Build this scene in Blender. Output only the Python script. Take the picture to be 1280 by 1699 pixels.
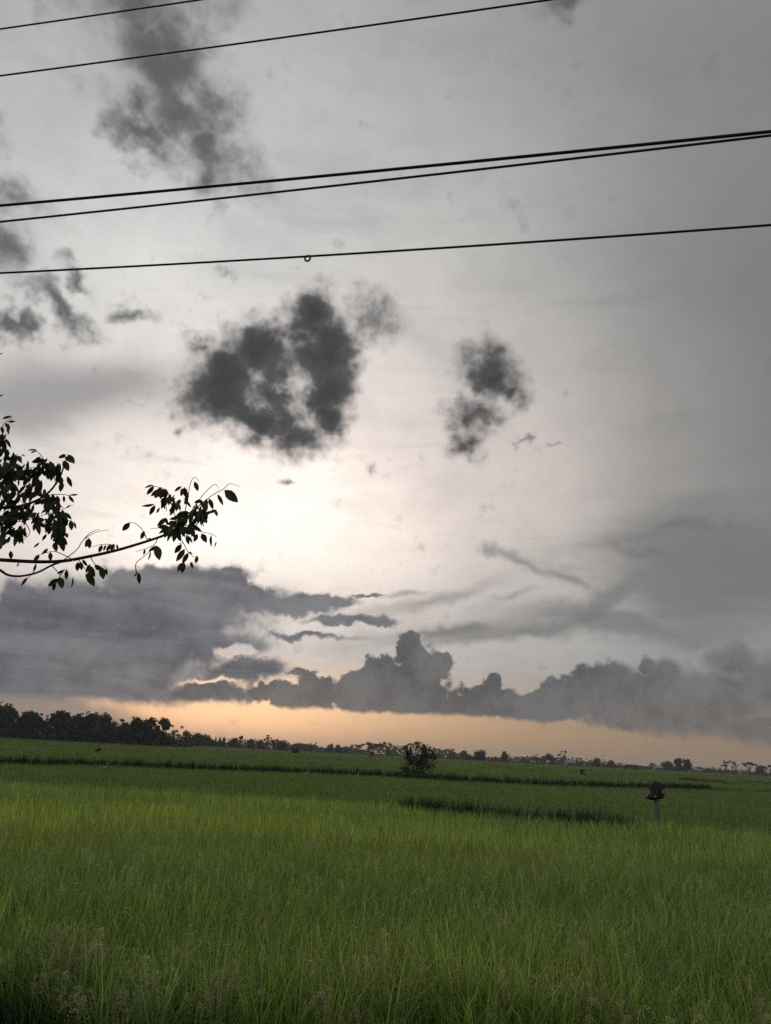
import bpy, math, random
import numpy as np
from mathutils import Vector, Matrix, Euler

random.seed(7)
rng = np.random.default_rng(7)
R = math.radians
scene = bpy.context.scene
for o in list(bpy.data.objects):
    bpy.data.objects.remove(o, do_unlink=True)
COL = scene.collection

# ------------------------------------------------------------------ camera
CAM_Z = 2.6
cam = bpy.data.cameras.new('camera')
cam.sensor_fit = 'VERTICAL'
cam.sensor_height = 36.0
cam.lens = 36.0 * 1278.0 / 1699.0
cam.clip_end = 6000.0
cam.clip_start = 0.05
camo = bpy.data.objects.new('camera', cam)
COL.objects.link(camo)
camo.matrix_world = Matrix.Translation((0, 0, CAM_Z)) @ (Matrix.Rotation(R(90 + 17.34), 4, 'X') @ Matrix.Rotation(R(3.04), 4, 'Z'))
scene.camera = camo

# ------------------------------------------------------------------ view, sampling
scene.view_settings.view_transform = 'Standard'
scene.view_settings.look = 'None'
scene.view_settings.gamma = 1.0
scene.view_settings.use_curve_mapping = False
scene.view_settings.exposure = 0.0
scene.render.engine = 'CYCLES'
scene.cycles.use_adaptive_sampling = True
scene.cycles.adaptive_threshold = 0.012
scene.cycles.adaptive_min_samples = 10
scene.cycles.max_bounces = 6
scene.cycles.diffuse_bounces = 4
scene.cycles.transmission_bounces = 4
scene.cycles.volume_bounces = 0
scene.cycles.use_denoising = False        # the evening picture keeps its fine grain
scene.cycles.transparent_max_bounces = 8

# ------------------------------------------------------------------ sun (low, veiled by the bank of cloud)
SUN_AZ, SUN_EL = -10.4, 7.0
sun = bpy.data.lights.new('sun', 'SUN')
sun.energy = 1.5
sun.angle = R(18)
sun.color = (1.0, 0.86, 0.68)
suno = bpy.data.objects.new('sun', sun)
COL.objects.link(suno)
def azel(az, el):
    az, el = R(az), R(el)
    return Vector((math.sin(az) * math.cos(el), math.cos(az) * math.cos(el), math.sin(el)))
suno.rotation_euler = azel(SUN_AZ, SUN_EL).to_track_quat('Z', 'Y').to_euler()
suno.location = (0, 0, 60)

# ------------------------------------------------------------------ world: Nishita sky under veil, cumulus and low banks of cloud
world = bpy.data.worlds.new('World')
scene.world = world
world.use_nodes = True
world.cycles.sampling_method = 'MANUAL'
world.cycles.sample_map_resolution = 512
WT = world.node_tree
for n in list(WT.nodes):
    WT.nodes.remove(n)
def wn(t, **kw):
    n = WT.nodes.new(t)
    for k, v in kw.items():
        setattr(n, k, v)
    return n
def setin(sock, v):
    if hasattr(v, 'is_output') or isinstance(v, bpy.types.NodeSocket):
        WT.links.new(v, sock)
    else:
        sock.default_value = v
def M(op, a, b=0.0, c=0.0, clamp=False):
    n = wn('ShaderNodeMath', operation=op, use_clamp=clamp)
    setin(n.inputs[0], a); setin(n.inputs[1], b); setin(n.inputs[2], c)
    return n.outputs[0]
def smooth(v, lo, hi, t0=0.0, t1=1.0):
    n = wn('ShaderNodeMapRange', interpolation_type='SMOOTHSTEP')
    setin(n.inputs[0], v)
    for i, x in enumerate((lo, hi, t0, t1)):
        setin(n.inputs[1 + i], x)
    return n.outputs[0]
def mixc(f, a, b, mode='MIX'):
    n = wn('ShaderNodeMix', data_type='RGBA', blend_type=mode, clamp_factor=True)
    setin(n.inputs[0], f)
    setin(n.inputs[6], a if not isinstance(a, tuple) else a + (1,))
    setin(n.inputs[7], b if not isinstance(b, tuple) else b + (1,))
    return n.outputs[2]
def noise(vec, scale, detail=6.0, rough=0.55, color=False, dist=0.0):
    n = wn('ShaderNodeTexNoise', noise_dimensions='3D')
    setin(n.inputs['Vector'], vec)
    n.inputs['Scale'].default_value = scale
    n.inputs['Detail'].default_value = detail
    n.inputs['Roughness'].default_value = rough
    n.inputs['Distortion'].default_value = dist
    return n.outputs['Color' if color else 'Fac']
def vmath(op, a, b, c=None):
    n = wn('ShaderNodeVectorMath', operation=op)
    setin(n.inputs[0], a); setin(n.inputs[1], b)
    if c is not None:
        if op == 'SCALE':
            pass
        setin(n.inputs[2], c)
    return n.outputs[0]
def warp(vec, ncol, amp):
    # vec + amp * (noise - 0.5)
    a = (amp, amp, amp)
    t = vmath('MULTIPLY_ADD', ncol, a, (-amp / 2, -amp / 2, -amp / 2))
    return vmath('ADD', vec, t)
def blob(vec, b):
    """1 at the middle of an ellipse on the sky (azimuth, elevation, two radii, tilt, in degrees), 0 at its rim."""
    az, el, r1, r2, t = b[:5]
    c = azel(az, el)
    east = Vector((c.y, -c.x, 0)).normalized()
    up = east.cross(c)
    if up.z < 0:
        up = -up
    e1 = east * math.cos(R(t)) + up * math.sin(R(t))
    e2 = c.cross(e1).normalized()
    rot = Matrix((c, e1, e2)).transposed().to_euler()
    m = wn('ShaderNodeMapping', vector_type='TEXTURE')
    setin(m.inputs[0], vec)
    m.inputs[1].default_value = c
    m.inputs[2].default_value = rot
    m.inputs[3].default_value = (1.2, R(r1), R(r2))
    g = wn('ShaderNodeTexGradient', gradient_type='SPHERICAL')
    WT.links.new(m.outputs[0], g.inputs[0])
    o = g.outputs['Fac']
    if len(b) > 5 and b[5] != 1:
        o = M('MULTIPLY', o, b[5])
    return o
def blobs(vec, lst, k=0.12):
    acc = None
    for b in lst:
        f = blob(vec, b)
        acc = f if acc is None else M('SMOOTH_MAX', acc, f, k)
    return acc

tc = wn('ShaderNodeTexCoord')
D = tc.outputs['Generated']
sep = wn('ShaderNodeSeparateXYZ'); WT.links.new(D, sep.inputs[0])
el = M('MULTIPLY', M('ARCSINE', sep.outputs[2]), 57.29578)      # elevation in degrees

sky = wn('ShaderNodeTexSky', sky_type='NISHITA')
sky.sun_disc = False
sky.sun_elevation = R(SUN_EL)
sky.sun_rotation = R(SUN_AZ)
sky.air_density = 1.4
sky.dust_density = 3.0
sky.ozone_density = 1.0
hs = wn('ShaderNodeHueSaturation'); hs.inputs['Hue'].default_value = 0.498; hs.inputs['Saturation'].default_value = 0.78; hs.inputs['Value'].default_value = 0.030   # Nishita sky at strength 0.04, paled by the haze
WT.links.new(sky.outputs[0], hs.inputs['Color'])
clear = mixc(0.42, hs.outputs[0], (0.52, 0.375, 0.250))      # the far haze evens it out to peach

n_big = noise(D, 3.2, 1.5, 0.5, color=True)
n_mid = noise(D, 11.0, 4, 0.60, color=True)
n_fine = noise(D, 60.0, 3, 0.62, color=True)
n_fuzz = noise(D, 20.0, 7, 0.60)
st = wn('ShaderNodeMapping'); WT.links.new(D, st.inputs[0]); st.inputs[3].default_value = (1.0, 1.0, 5.5)
n_streak = noise(st.outputs[0], 4.5, 6, 0.58, dist=0.5)
vo = wn('ShaderNodeTexVoronoi', feature='F1'); vo.inputs['Scale'].default_value = 55.0
vo.inputs['Detail'].default_value = 1.0; vo.inputs['Roughness'].default_value = 0.5
WT.links.new(warp(D, n_fine, 0.006), vo.inputs['Vector'])
puff = M('SUBTRACT', 0.42, vo.outputs['Distance'])                 # cauliflower bulges

Dsoft = warp(D, n_big, 0.20)
Dmid = warp(Dsoft, n_mid, 0.06)
# --- high veil of altostratus, lit from behind by the sun
glow_wide = blob(Dsoft, (-10.62, 20.49, 43.44, 41.77, 6.84))
glow = blob(Dsoft, (-5.71, 18.29, 39.1, 19.63, 6.86))
glow_core = blob(Dmid, (-13.11, 14.69, 19.6, 7.43, 8.55))
left_lift = blob(Dsoft, (-20.95, 32.82, 35.22, 21.82, 14.75))
veil = mixc(1.0, (0.310, 0.318, 0.315), mixc(M('POWER', glow_wide, 1.3), (0, 0, 0), (0.16, 0.145, 0.125)), 'ADD')
veil = mixc(1.0, veil, mixc(M('POWER', left_lift, 1.2), (0, 0, 0), (0.30, 0.30, 0.298)), 'ADD')
veil = mixc(1.0, veil, mixc(M('POWER', glow, 1.25), (0, 0, 0), (0.53, 0.400, 0.345)), 'ADD')
veil = mixc(1.0, veil, mixc(glow_core, (0, 0, 0), (0.42, 0.375, 0.315)), 'ADD')
veil = mixc(0.60, veil, mixc(n_streak, (0.58, 0.58, 0.60), (1.42, 1.42, 1.40)), 'MULTIPLY')
veil = mixc(0.55, veil, mixc(n_fuzz, (0.70, 0.70, 0.71), (1.30, 1.30, 1.29)), 'MULTIPLY')
# --- clear band under the cloud bases: the Nishita sky itself
hz = smooth(el, 1.5, 7.5, 0.94, 0.0)
base = mixc(hz, veil, clear)

def layer(under, vec, lst, holes, amp, lo, hi, op, colr, fz=None, k=0.12, hk=1.0):
    f = blobs(vec, lst, k)
    if holes:
        f = M('SUBTRACT', f, M('MULTIPLY', blobs(vec, holes, 0.05), hk))
    f = M('MULTIPLY_ADD', M('SUBTRACT', n_fuzz if fz is None else fz, 0.5), amp, f)
    return mixc(M('MULTIPLY', smooth(f, lo, hi), op), under, colr)

# --- thicker grey sheet over the right half
sheet = [(36.31, 26.7, 26.65, 32.55, -14.78), (32.01, 43.48, 24.64, 13.31, -20.41, 0.6)]
base = layer(base, Dsoft, sheet, None, 0.4, 0.0, 0.80, 0.72, (0.150, 0.157, 0.155), n_streak)
# --- grey streaked veils low on the right
lowveil = [(25.57, 12.49, 15.45, 7.7, -6.97), (17.83, 8.51, 18.5, 2.51, -4.76, 0.85), (5.83, 8.67, 13.17, 1.57, 0.15, 0.6), (3.96, 11.46, 10.66, 1.15, 5.23, 0.5)]
base = layer(base, Dmid, lowveil, None, 0.9, 0.05, 0.75, 0.72, (0.155, 0.160, 0.158), n_streak)
wisps = [(9.11, 14.47, 1.49, 0.79, -49.79, 0.8), (11.12, 13.26, 4.74, 0.7, -29.04, 0.8), (14.17, 11.89, 3.35, 0.69, -22.53, 0.8), (16.88, 10.52, 5.08, 1.64, 41.98),
         (14.51, 8.26, 2.98, 1.16, 30.77, 0.7), (11.1, 7.97, 11.08, 0.86, -2.52, 0.75), (1.19, 12.23, 3.12, 0.4, 5.76, 0.7), (4.94, 8.85, 6.16, 0.52, -1.71, 0.75),
         (20.2, 14.99, 4.78, 0.68, -10.7, 0.75), (23.93, 16.27, 5.33, 0.91, -3.79, 0.65), (10.23, 10.98, 3.47, 0.48, 9.13, 0.55)]
base = layer(base, Dmid, wisps, None, 0.5, 0.04, 0.8, 0.60, (0.150, 0.150, 0.150))
# --- ragged dark cloud high on the left
Dr = warp(warp(D, n_mid, 0.16), n_fine, 0.02)
rag = [(-25.36, 47.67, 8.32, 5.75, 21.94), (-22.84, 44.33, 7.44, 4.4, 9.97, 0.95), (-19.59, 42.63, 6.76, 4.59, -7.7), (-17.57, 40.5, 5.61, 4.7, -4.75), (-23.48, 40.99, 5.4, 2.66, 9.24, 0.9), (-16.07, 42.07, 3.11, 2.49, 13.71, 0.8),
       (-33.25, 37.42, 3.66, 3.01, 24.75, 0.95), (-30.94, 30.34, 3.82, 3.68, 20.07, 0.8), (-25.31, 30.77, 2.92, 1.58, 0.97, 0.9), (-26.02, 27.97, 5.8, 2.01, -7.67, 0.9), (-23.97, 27.45, 3.35, 1.39, -17.5, 0.7), (-29.21, 25.51, 3.13, 1.58, -7.67, 0.9),
       (-20.54, 29.44, 2.72, 1.56, -1.95, 0.7), (-30.25, 34.21, 4.19, 2.86, 21.25, 0.6), (16.21, 50.47, 4.64, 1.84, -10.07, 0.7), (-13.74, 33.16, 1.9, 1.21, 10.58, 0.55)]
base = layer(base, Dr, rag, None, 1.0, 0.14, 0.90, 0.92, (0.088, 0.094, 0.096))
softveil = [(-24.06, 23.49, 11.05, 4.09, 7.99), (-15.42, 25.1, 11.72, 3.4, 9.77, 0.5), (2.25, 30.2, 18.34, 2.55, -4.02, 0.35)]
base = layer(base, Dsoft, softveil, None, 0.7, 0.0, 0.85, 0.75, (0.25, 0.25, 0.255), n_streak)
# --- dark broken cumulus in front of the glow
Dc = warp(warp(D, n_mid, 0.080), n_fine, 0.020)
cum = [(-7.02, 30.89, 3.88, 3.45, 6.58), (-5.69, 28.67, 4.19, 4.63, 5.73), (-5.35, 26.09, 3.7, 4.1, 5.37), (-11.11, 28.51, 4.75, 3.52, 27.97), (-13.61, 26.24, 4.4, 4.26, 9.17),
       (-13.19, 24.22, 5.03, 3.53, 8.57), (-14.28, 25.27, 3.8, 3.84, 9.28), (-10.49, 23.38, 5.09, 3.33, -7.9), (-7.52, 22.37, 5.11, 3.18, 5.92, 0.82), (-16.05, 27.99, 2.72, 1.34, 5.7, 0.52), (-5.01, 23.92, 2.39, 2.56, 5.06, 0.9),
       (-1.48, 31.41, 3.65, 3.04, 3.72, 0.58), (7.91, 27.76, 3.9, 3.36, -0.69, 0.84), (9.38, 26.58, 2.68, 2.33, -1.19, 0.66), (6.4, 24.64, 2.89, 3.09, 25.45, 0.7), (5.97, 22.65, 2.12, 2.92, 0.74, 0.62),
       (-7.66, 19.02, 1.32, 0.8, 5.57, 0.6), (13.49, 22.47, 1.61, 0.43, 2.97, 0.45), (9.77, 23.22, 2.08, 0.44, 9.29, 0.45), (-16.13, 22.09, 0.92, 1.03, 9.33, 0.5), (-0.9, 20.5, 0.98, 1.07, 3.35, 0.42)]
cum += [(-8.98, 27.04, 4.34, 4.3, 7.13, 0.8), (-9.53, 25.46, 4.34, 3.9, 7.17, 0.75), (-8.58, 23.37, 3.94, 3.07, 6.47, 0.8), (-7, 21.97, 3.53, 2.65, 5.68, 0.7)]
cumh = [(-8.24, 26.56, 1.31, 1.89, 31.35, 0.8), (-10.17, 24.73, 0.96, 3.01, 41.97, 0.45), (-12.02, 22.44, 2.15, 0.87, 7.73, 0.35), (-14.21, 23.11, 0.85, 1.12, 8.77, 0.25)]
dens = blobs(Dc, cum, 0.12)
dens = M('SUBTRACT', dens, M('MULTIPLY', blobs(Dc, cumh, 0.05), 0.32))
dens = M('MULTIPLY_ADD', M('SUBTRACT', n_fuzz, 0.5), 0.62, dens)
dens = M('MULTIPLY_ADD', puff, 0.16, dens)
a1 = smooth(dens, 0.06, 0.60)
base = mixc(M('MULTIPLY', a1, 0.97), base, mixc(smooth(dens, 0.20, 0.85), (0.120, 0.123, 0.125), (0.034, 0.039, 0.042)))
# --- murk under the bank on the left
murk = [(-24.3, 0.98, 14.3, 2.35, 0.48), (-31.96, 2.26, 15.62, 4.31, 1.46)]
base = layer(base, Dmid, murk, None, 0.35, 0.0, 0.55, 0.80, (0.235, 0.200, 0.182), n_streak)
# --- broad low bank on the left
Db = warp(warp(D, n_mid, 0.05), n_fine, 0.016)
bank = [(-17.47, 8.82, 14.16, 3.61, 3.84), (-24.01, 7.68, 8.87, 3.54, 6.7), (-10.42, 10.56, 6.04, 2.44, 0.96), (-6.6, 10.12, 6.15, 1.49, 2.2), (-11.19, 11.5, 4.08, 1.4, 5.34), (-16.92, 10.79, 7.35, 1.62, 8.5),
        (-2.04, 9.18, 4.87, 0.7, 2.35), (-3.94, 10.61, 3.55, 0.66, -0.23), (-19.27, 4.7, 14.43, 3.73, 2.72), (-14.69, 6.75, 9.08, 2.52, 2.82), (-26.53, 1.58, 14.52, 1.88, 0.83, 0.9), (-9.84, 5.13, 5.3, 1.23, 5.9), (-12.59, 3.35, 5.18, 1.4, 0.79), (-23.92, 2.93, 11.27, 2.01, 1.34),
        (-4.84, 7.69, 5.71, 0.56, -0.3, 0.7), (-1.03, 11.09, 1.78, 0.31, 3.22, 0.75), (-5.53, 5.4, 2, 0.34, 3.51, 0.85)]
bankh = [(-26.91, 8.13, 1.55, 1.81, 7.48, 0.8), (-10.41, 6.45, 1.87, 0.56, 7.23, 1.25), (-12.06, 4.09, 2.09, 0.29, 1.91, 0.6), (-9.45, 11.87, 2.43, 0.79, 5.03, 0.45), (-13.4, 9.94, 2.11, 0.47, 5.46, 0.25), (-18.97, 7.95, 2.77, 0.37, 5.9, 0.22)]
fb = blobs(Db, bank, 0.14)
fb = M('SUBTRACT', fb, M('MULTIPLY', blobs(Db, bankh, 0.05), 0.75))
fb = M('MULTIPLY_ADD', M('SUBTRACT', n_fuzz, 0.5), 0.62, fb)
fb = M('MULTIPLY_ADD', puff, 0.10, fb)
ab = smooth(fb, 0.10, 0.44)
bankc = mixc(smooth(M('MULTIPLY_ADD', n_fuzz, 0.7, n_streak), 0.58, 1.10), (0.078, 0.086, 0.104), (0.195, 0.200, 0.213))
bankc = mixc(smooth(M('MULTIPLY_ADD', n_fuzz, 0.9, fb), 0.56, 0.98, 0.75, 0.0), bankc, (0.34, 0.315, 0.30))     # thin rims let the glow through
# cloud bases all lie level, lower towards the right
floor_el = M('ADD', smooth(sep.outputs[0], 0.20, 0.42, 2.75, 1.35), smooth(sep.outputs[0], -0.32, -0.12, -0.5, 0.0))
lift = M('SUBTRACT', M('MULTIPLY_ADD', n_fuzz, 1.1, el), floor_el)
ab = M('MULTIPLY', ab, smooth(lift, 0.15, 1.0))
base = mixc(M('MULTIPLY', ab, 0.95), base, bankc)
# --- cumulus towers and the bank on the right, flat bases
Dt = warp(warp(D, n_mid, 0.022), n_fine, 0.020)
tow = [(2.22, 7.56, 1.68, 1.83, 2.71), (2.42, 6.87, 2.47, 1.82, 2.7), (3.03, 6.04, 3.68, 2.32, 2.66), (4.39, 6.27, 1.93, 1.72, 2.51), (0.63, 5.49, 3.07, 2.06, 2.92), (-0.65, 4.65, 2.89, 1.96, 3.02), (1.58, 4.08, 7.85, 2.46, -0.07),
       (-1.04, 3.87, 4.79, 2.2, 0.11), (-5.38, 3.63, 6.48, 1.69, 0.38), (-4.58, 4.52, 2.34, 1.36, 3.34, 0.9), (-7.97, 3.64, 2.99, 1.17, 0.55, 0.85), (8.43, 4.99, 1.2, 1.61, 2.26), (8.31, 3.97, 3.67, 1.77, -0.54),
       (10.65, 3.56, 4.21, 1.58, -0.63), (5.95, 3.28, 4.73, 1.43, -0.3), (14.78, 5.7, 1.4, 1.41, 1.57), (14.21, 4.36, 4.11, 2.15, -1.06), (16.58, 5.58, 2.92, 2.06, 1.44), (19.04, 6.62, 1.07, 1.23, 0.87),
       (18.08, 4.72, 5.54, 2.94, -1.5), (20.3, 5.83, 2.72, 2.27, 1.02), (24.61, 6.99, 2.94, 2.22, 0.09), (23.47, 4.73, 7.38, 3.31, -2.01), (26.47, 5.75, 3.91, 3.29, 0.46), (20.36, 3.47, 10.34, 2.39, -1.25), (26.21, 2.77, 8.4, 1.98, -1.32)]
ft = blobs(Dt, tow, 0.08)
ft = M('MULTIPLY_ADD', puff, smooth(sep.outputs[0], 0.12, 0.30, 0.30, 0.10), ft)
ft = M('MULTIPLY_ADD', M('SUBTRACT', n_fuzz, 0.5), 0.25, ft)
# the far right bank is veiled, its edge softer
soft_r = smooth(sep.outputs[0], 0.20, 0.42, 0.05, 0.42)
at_ = M('MULTIPLY', smooth(ft, 0.20, M('ADD', 0.30, soft_r)), smooth(sep.outputs[0], 0.20, 0.42, 0.95, 0.78))
at_ = M('MULTIPLY', at_, smooth(lift, 0.35, 0.75))
towc = mixc(smooth(n_fuzz, 0.32, 0.66), (0.080, 0.085, 0.092), (0.148, 0.150, 0.155))
towc = mixc(smooth(lift, 0.5, 3.2, 0.25, 0.0), towc, (0.185, 0.175, 0.170))    # hazier towards the bases
base = mixc(at_, base, towc)

bg = wn('ShaderNodeBackground')
WT.links.new(base, bg.inputs[0])
bg.inputs[1].default_value = 1.0
wo = wn('ShaderNodeOutputWorld')
WT.links.new(bg.outputs[0], wo.inputs[0])

# ------------------------------------------------------------------ materials
def new_mat(name):
    m = bpy.data.materials.new(name)
    m.use_nodes = True
    nt = m.node_tree
    for n in list(nt.nodes):
        nt.nodes.remove(n)
    return m, nt
def leaf_mat(name, ca, cb, scale=0.12, trans=0.35, cc=None, rough=0.6, rnd=0.30, zscale=1.0, isl=0.35, yellow_patch=None, spec=0.25):
    m, nt = new_mat(name)
    N = nt.nodes.new; L = nt.links.new
    g = N('ShaderNodeNewGeometry'); t = N('ShaderNodeTexNoise')
    mp = N('ShaderNodeMapping'); mp.inputs[3].default_value = (1, zscale, 1)
    L(g.outputs['Position'], mp.inputs[0]); L(mp.outputs[0], t.inputs['Vector'])
    t.inputs['Scale'].default_value = scale; t.inputs['Detail'].default_value = 3
    rp = N('ShaderNodeMapRange'); rp.inputs[1].default_value = 0.36; rp.inputs[2].default_value = 0.64
    L(t.outputs['Fac'], rp.inputs[0])
    mx = N('ShaderNodeMix'); mx.data_type = 'RGBA'
    mx.inputs[6].default_value = ca + (1,); mx.inputs[7].default_value = cb + (1,)
    L(rp.outputs[0], mx.inputs[0])
    if yellow_patch:      # one patch of the crop is lighter and yellower
        rm = N('ShaderNodeMapping'); rm.vector_type = 'TEXTURE'
        rm.inputs[1].default_value = yellow_patch[0]; rm.inputs[3].default_value = yellow_patch[1]
        L(g.outputs['Position'], rm.inputs[0])
        rg = N('ShaderNodeTexGradient'); rg.gradient_type = 'SPHERICAL'; L(rm.outputs[0], rg.inputs[0])
        rr = N('ShaderNodeMath'); rr.operation = 'MULTIPLY'; L(rg.outputs['Fac'], rr.inputs[0]); L(rp.outputs[0], rr.inputs[1])
        r2 = N('ShaderNodeMath'); r2.operation = 'MULTIPLY_ADD'; L(rg.outputs['Fac'], r2.inputs[0]); r2.inputs[1].default_value = 0.30; L(rr.outputs[0], r2.inputs[2])
        mr = N('ShaderNodeMix'); mr.data_type = 'RGBA'; mr.inputs[7].default_value = yellow_patch[2] + (1,)
        L(r2.outputs[0], mr.inputs[0]); L(mx.outputs[2], mr.inputs[6]); mx = mr
    oi = N('ShaderNodeObjectInfo')
    vr = N('ShaderNodeMapRange'); vr.inputs[3].default_value = 1 - rnd; vr.inputs[4].default_value = 1 + rnd
    L(oi.outputs['Random'], vr.inputs[0])
    ml = N('ShaderNodeMix'); ml.data_type = 'RGBA'; ml.blend_type = 'MULTIPLY'; ml.inputs[0].default_value = 1
    L(mx.outputs[2], ml.inputs[6]); L(vr.outputs[0], ml.inputs[7])
    vi = N('ShaderNodeMapRange'); vi.inputs[3].default_value = 1 - isl; vi.inputs[4].default_value = 1 + isl
    L(g.outputs['Random Per Island'], vi.inputs[0])
    ml2 = N('ShaderNodeMix'); ml2.data_type = 'RGBA'; ml2.blend_type = 'MULTIPLY'; ml2.inputs[0].default_value = 1
    L(ml.outputs[2], ml2.inputs[6]); L(vi.outputs[0], ml2.inputs[7]); ml = ml2
    d = N('ShaderNodeBsdfPrincipled'); d.inputs['Roughness'].default_value = rough
    d.inputs['Specular IOR Level'].default_value = spec
    L(ml.outputs[2], d.inputs['Base Color'])
    tr = N('ShaderNodeBsdfTranslucent'); L(ml.outputs[2], tr.inputs[0])
    s = N('ShaderNodeMixShader'); s.inputs[0].default_value = trans
    L(d.outputs[0], s.inputs[1]); L(tr.outputs[0], s.inputs[2])
    o = N('ShaderNodeOutputMaterial'); L(s.outputs[0], o.inputs[0])
    return m
def rough_mat(name, ca, cb, scale=3.0, rough=0.85, bump=0.3, metal=0.0, stretch=(1, 1, 1)):
    m, nt = new_mat(name)
    N = nt.nodes.new; L = nt.links.new
    g = N('ShaderNodeNewGeometry'); mp = N('ShaderNodeMapping'); mp.inputs[3].default_value = stretch
    L(g.outputs['Position'], mp.inputs[0])
    t = N('ShaderNodeTexNoise'); t.inputs['Scale'].default_value = scale; t.inputs['Detail'].default_value = 6
    L(mp.outputs[0], t.inputs['Vector'])
    mx = N('ShaderNodeMix'); mx.data_type = 'RGBA'
    mx.inputs[6].default_value = ca + (1,); mx.inputs[7].default_value = cb + (1,)
    rp = N('ShaderNodeMapRange'); rp.inputs[1].default_value = 0.3; rp.inputs[2].default_value = 0.7
    L(t.outputs['Fac'], rp.inputs[0]); L(rp.outputs[0], mx.inputs[0])
    d = N('ShaderNodeBsdfPrincipled'); d.inputs['Roughness'].default_value = rough
    d.inputs['Metallic'].default_value = metal; d.inputs['Specular IOR Level'].default_value = 0.3
    L(mx.outputs[2], d.inputs['Base Color'])
    if bump:
        b = N('ShaderNodeBump'); b.inputs['Strength'].default_value = bump; b.inputs['Distance'].default_value = 0.05
        L(t.outputs['Fac'], b.inputs['Height']); L(b.outputs[0], d.inputs['Normal'])
    o = N('ShaderNodeOutputMaterial'); L(d.outputs[0], o.inputs[0])
    return m

M_RICE = leaf_mat('rice_leaf', (0.205, 0.335, 0.080), (0.305, 0.405, 0.080), 0.11, 0.48, zscale=1.6, yellow_patch=((-9.0, 19.5, 0.8), (17.0, 7.0, 40.0), (0.37, 0.46, 0.080)))
M_RICE2 = leaf_mat('rice_leaf_beyond_bund', (0.132, 0.210, 0.056), (0.160, 0.232, 0.058), 0.06, 0.44, zscale=2)
M_RICE3 = leaf_mat('rice_leaf_terrace', (0.122, 0.192, 0.054), (0.150, 0.216, 0.056), 0.03, 0.44, zscale=2)
M_PAN = leaf_mat('rice_panicle', (0.25, 0.31, 0.11), (0.40, 0.38, 0.18), 1.5, 0.25)
M_SEED = leaf_mat('grass_seed_head', (0.33, 0.36, 0.18), (0.48, 0.46, 0.27), 1.5, 0.25)
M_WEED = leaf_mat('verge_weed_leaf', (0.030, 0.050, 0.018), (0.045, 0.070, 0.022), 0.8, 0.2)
M_SEDGE_SHADE = leaf_mat('bund_sedge_leaf', (0.012, 0.018, 0.008), (0.022, 0.032, 0.012), 0.5, 0.1)  # near-black; on the far bund it carries the shade of the terrace edge
M_TREE = leaf_mat('tree_leaf', (0.028, 0.036, 0.018), (0.045, 0.055, 0.024), 0.25, 0.15)
M_BARK = rough_mat('bark', (0.035, 0.028, 0.022), (0.075, 0.062, 0.050), 14, 0.9, 0.6, stretch=(1, 1, 0.3))
M_BRANCH = rough_mat('dark_bark', (0.020, 0.016, 0.013), (0.045, 0.036, 0.028), 40, 0.9, 0.4)
M_NLEAF = leaf_mat('near_leaf', (0.022, 0.032, 0.014), (0.040, 0.052, 0.020), 3.0, 0.10, rough=0.5)
M_SOIL = rough_mat('field_soil', (0.030, 0.032, 0.016), (0.060, 0.060, 0.030), 0.9, 0.95, 0.5)
M_CANOPY_SHADED = leaf_mat('far_rice_self_shaded', (0.024, 0.036, 0.011), (0.034, 0.046, 0.013), 0.05, 0.0, rough=1.0, spec=0.0)  # darkened to hold the shade between the plants of the flat sheet
M_CABLE = rough_mat('cable_rubber', (0.008, 0.008, 0.009), (0.015, 0.015, 0.016), 20, 0.6, 0.1)
M_STEEL = rough_mat('dull_steel', (0.06, 0.06, 0.06), (0.12, 0.12, 0.12), 30, 0.5, 0.1, metal=0.6)
M_PIPE = rough_mat('grey_concrete', (0.12, 0.125, 0.13), (0.20, 0.20, 0.21), 6, 0.9, 0.4, stretch=(1, 1, 0.3))
M_SACK = rough_mat('dark_sack', (0.012, 0.012, 0.013), (0.035, 0.034, 0.032), 9, 0.7, 0.8)
M_PALE = rough_mat('pale_patch', (0.35, 0.35, 0.34), (0.45, 0.44, 0.42), 9, 0.8, 0.2)
M_EGRET = rough_mat('white_feather', (0.55, 0.55, 0.53), (0.70, 0.70, 0.68), 12, 0.8, 0.2)
M_BEAK = rough_mat('yellow_beak', (0.55, 0.35, 0.06), (0.65, 0.42, 0.08), 20, 0.5, 0)
M_BLACK = rough_mat('dark_leg', (0.02, 0.02, 0.02), (0.04, 0.04, 0.035), 20, 0.7, 0)
M_THATCH = rough_mat('old_thatch', (0.030, 0.026, 0.020), (0.070, 0.060, 0.045), 3, 0.95, 0.8)
M_ZINC = rough_mat('pale_zinc', (0.20, 0.22, 0.24), (0.30, 0.32, 0.34), 0.8, 0.5, 0.1)
M_WALL = rough_mat('lime_wall', (0.16, 0.16, 0.16), (0.24, 0.24, 0.23), 0.7, 0.9, 0.2)
M_WOOD = rough_mat('weathered_wood', (0.060, 0.048, 0.036), (0.110, 0.090, 0.070), 5, 0.9, 0.3)

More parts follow.
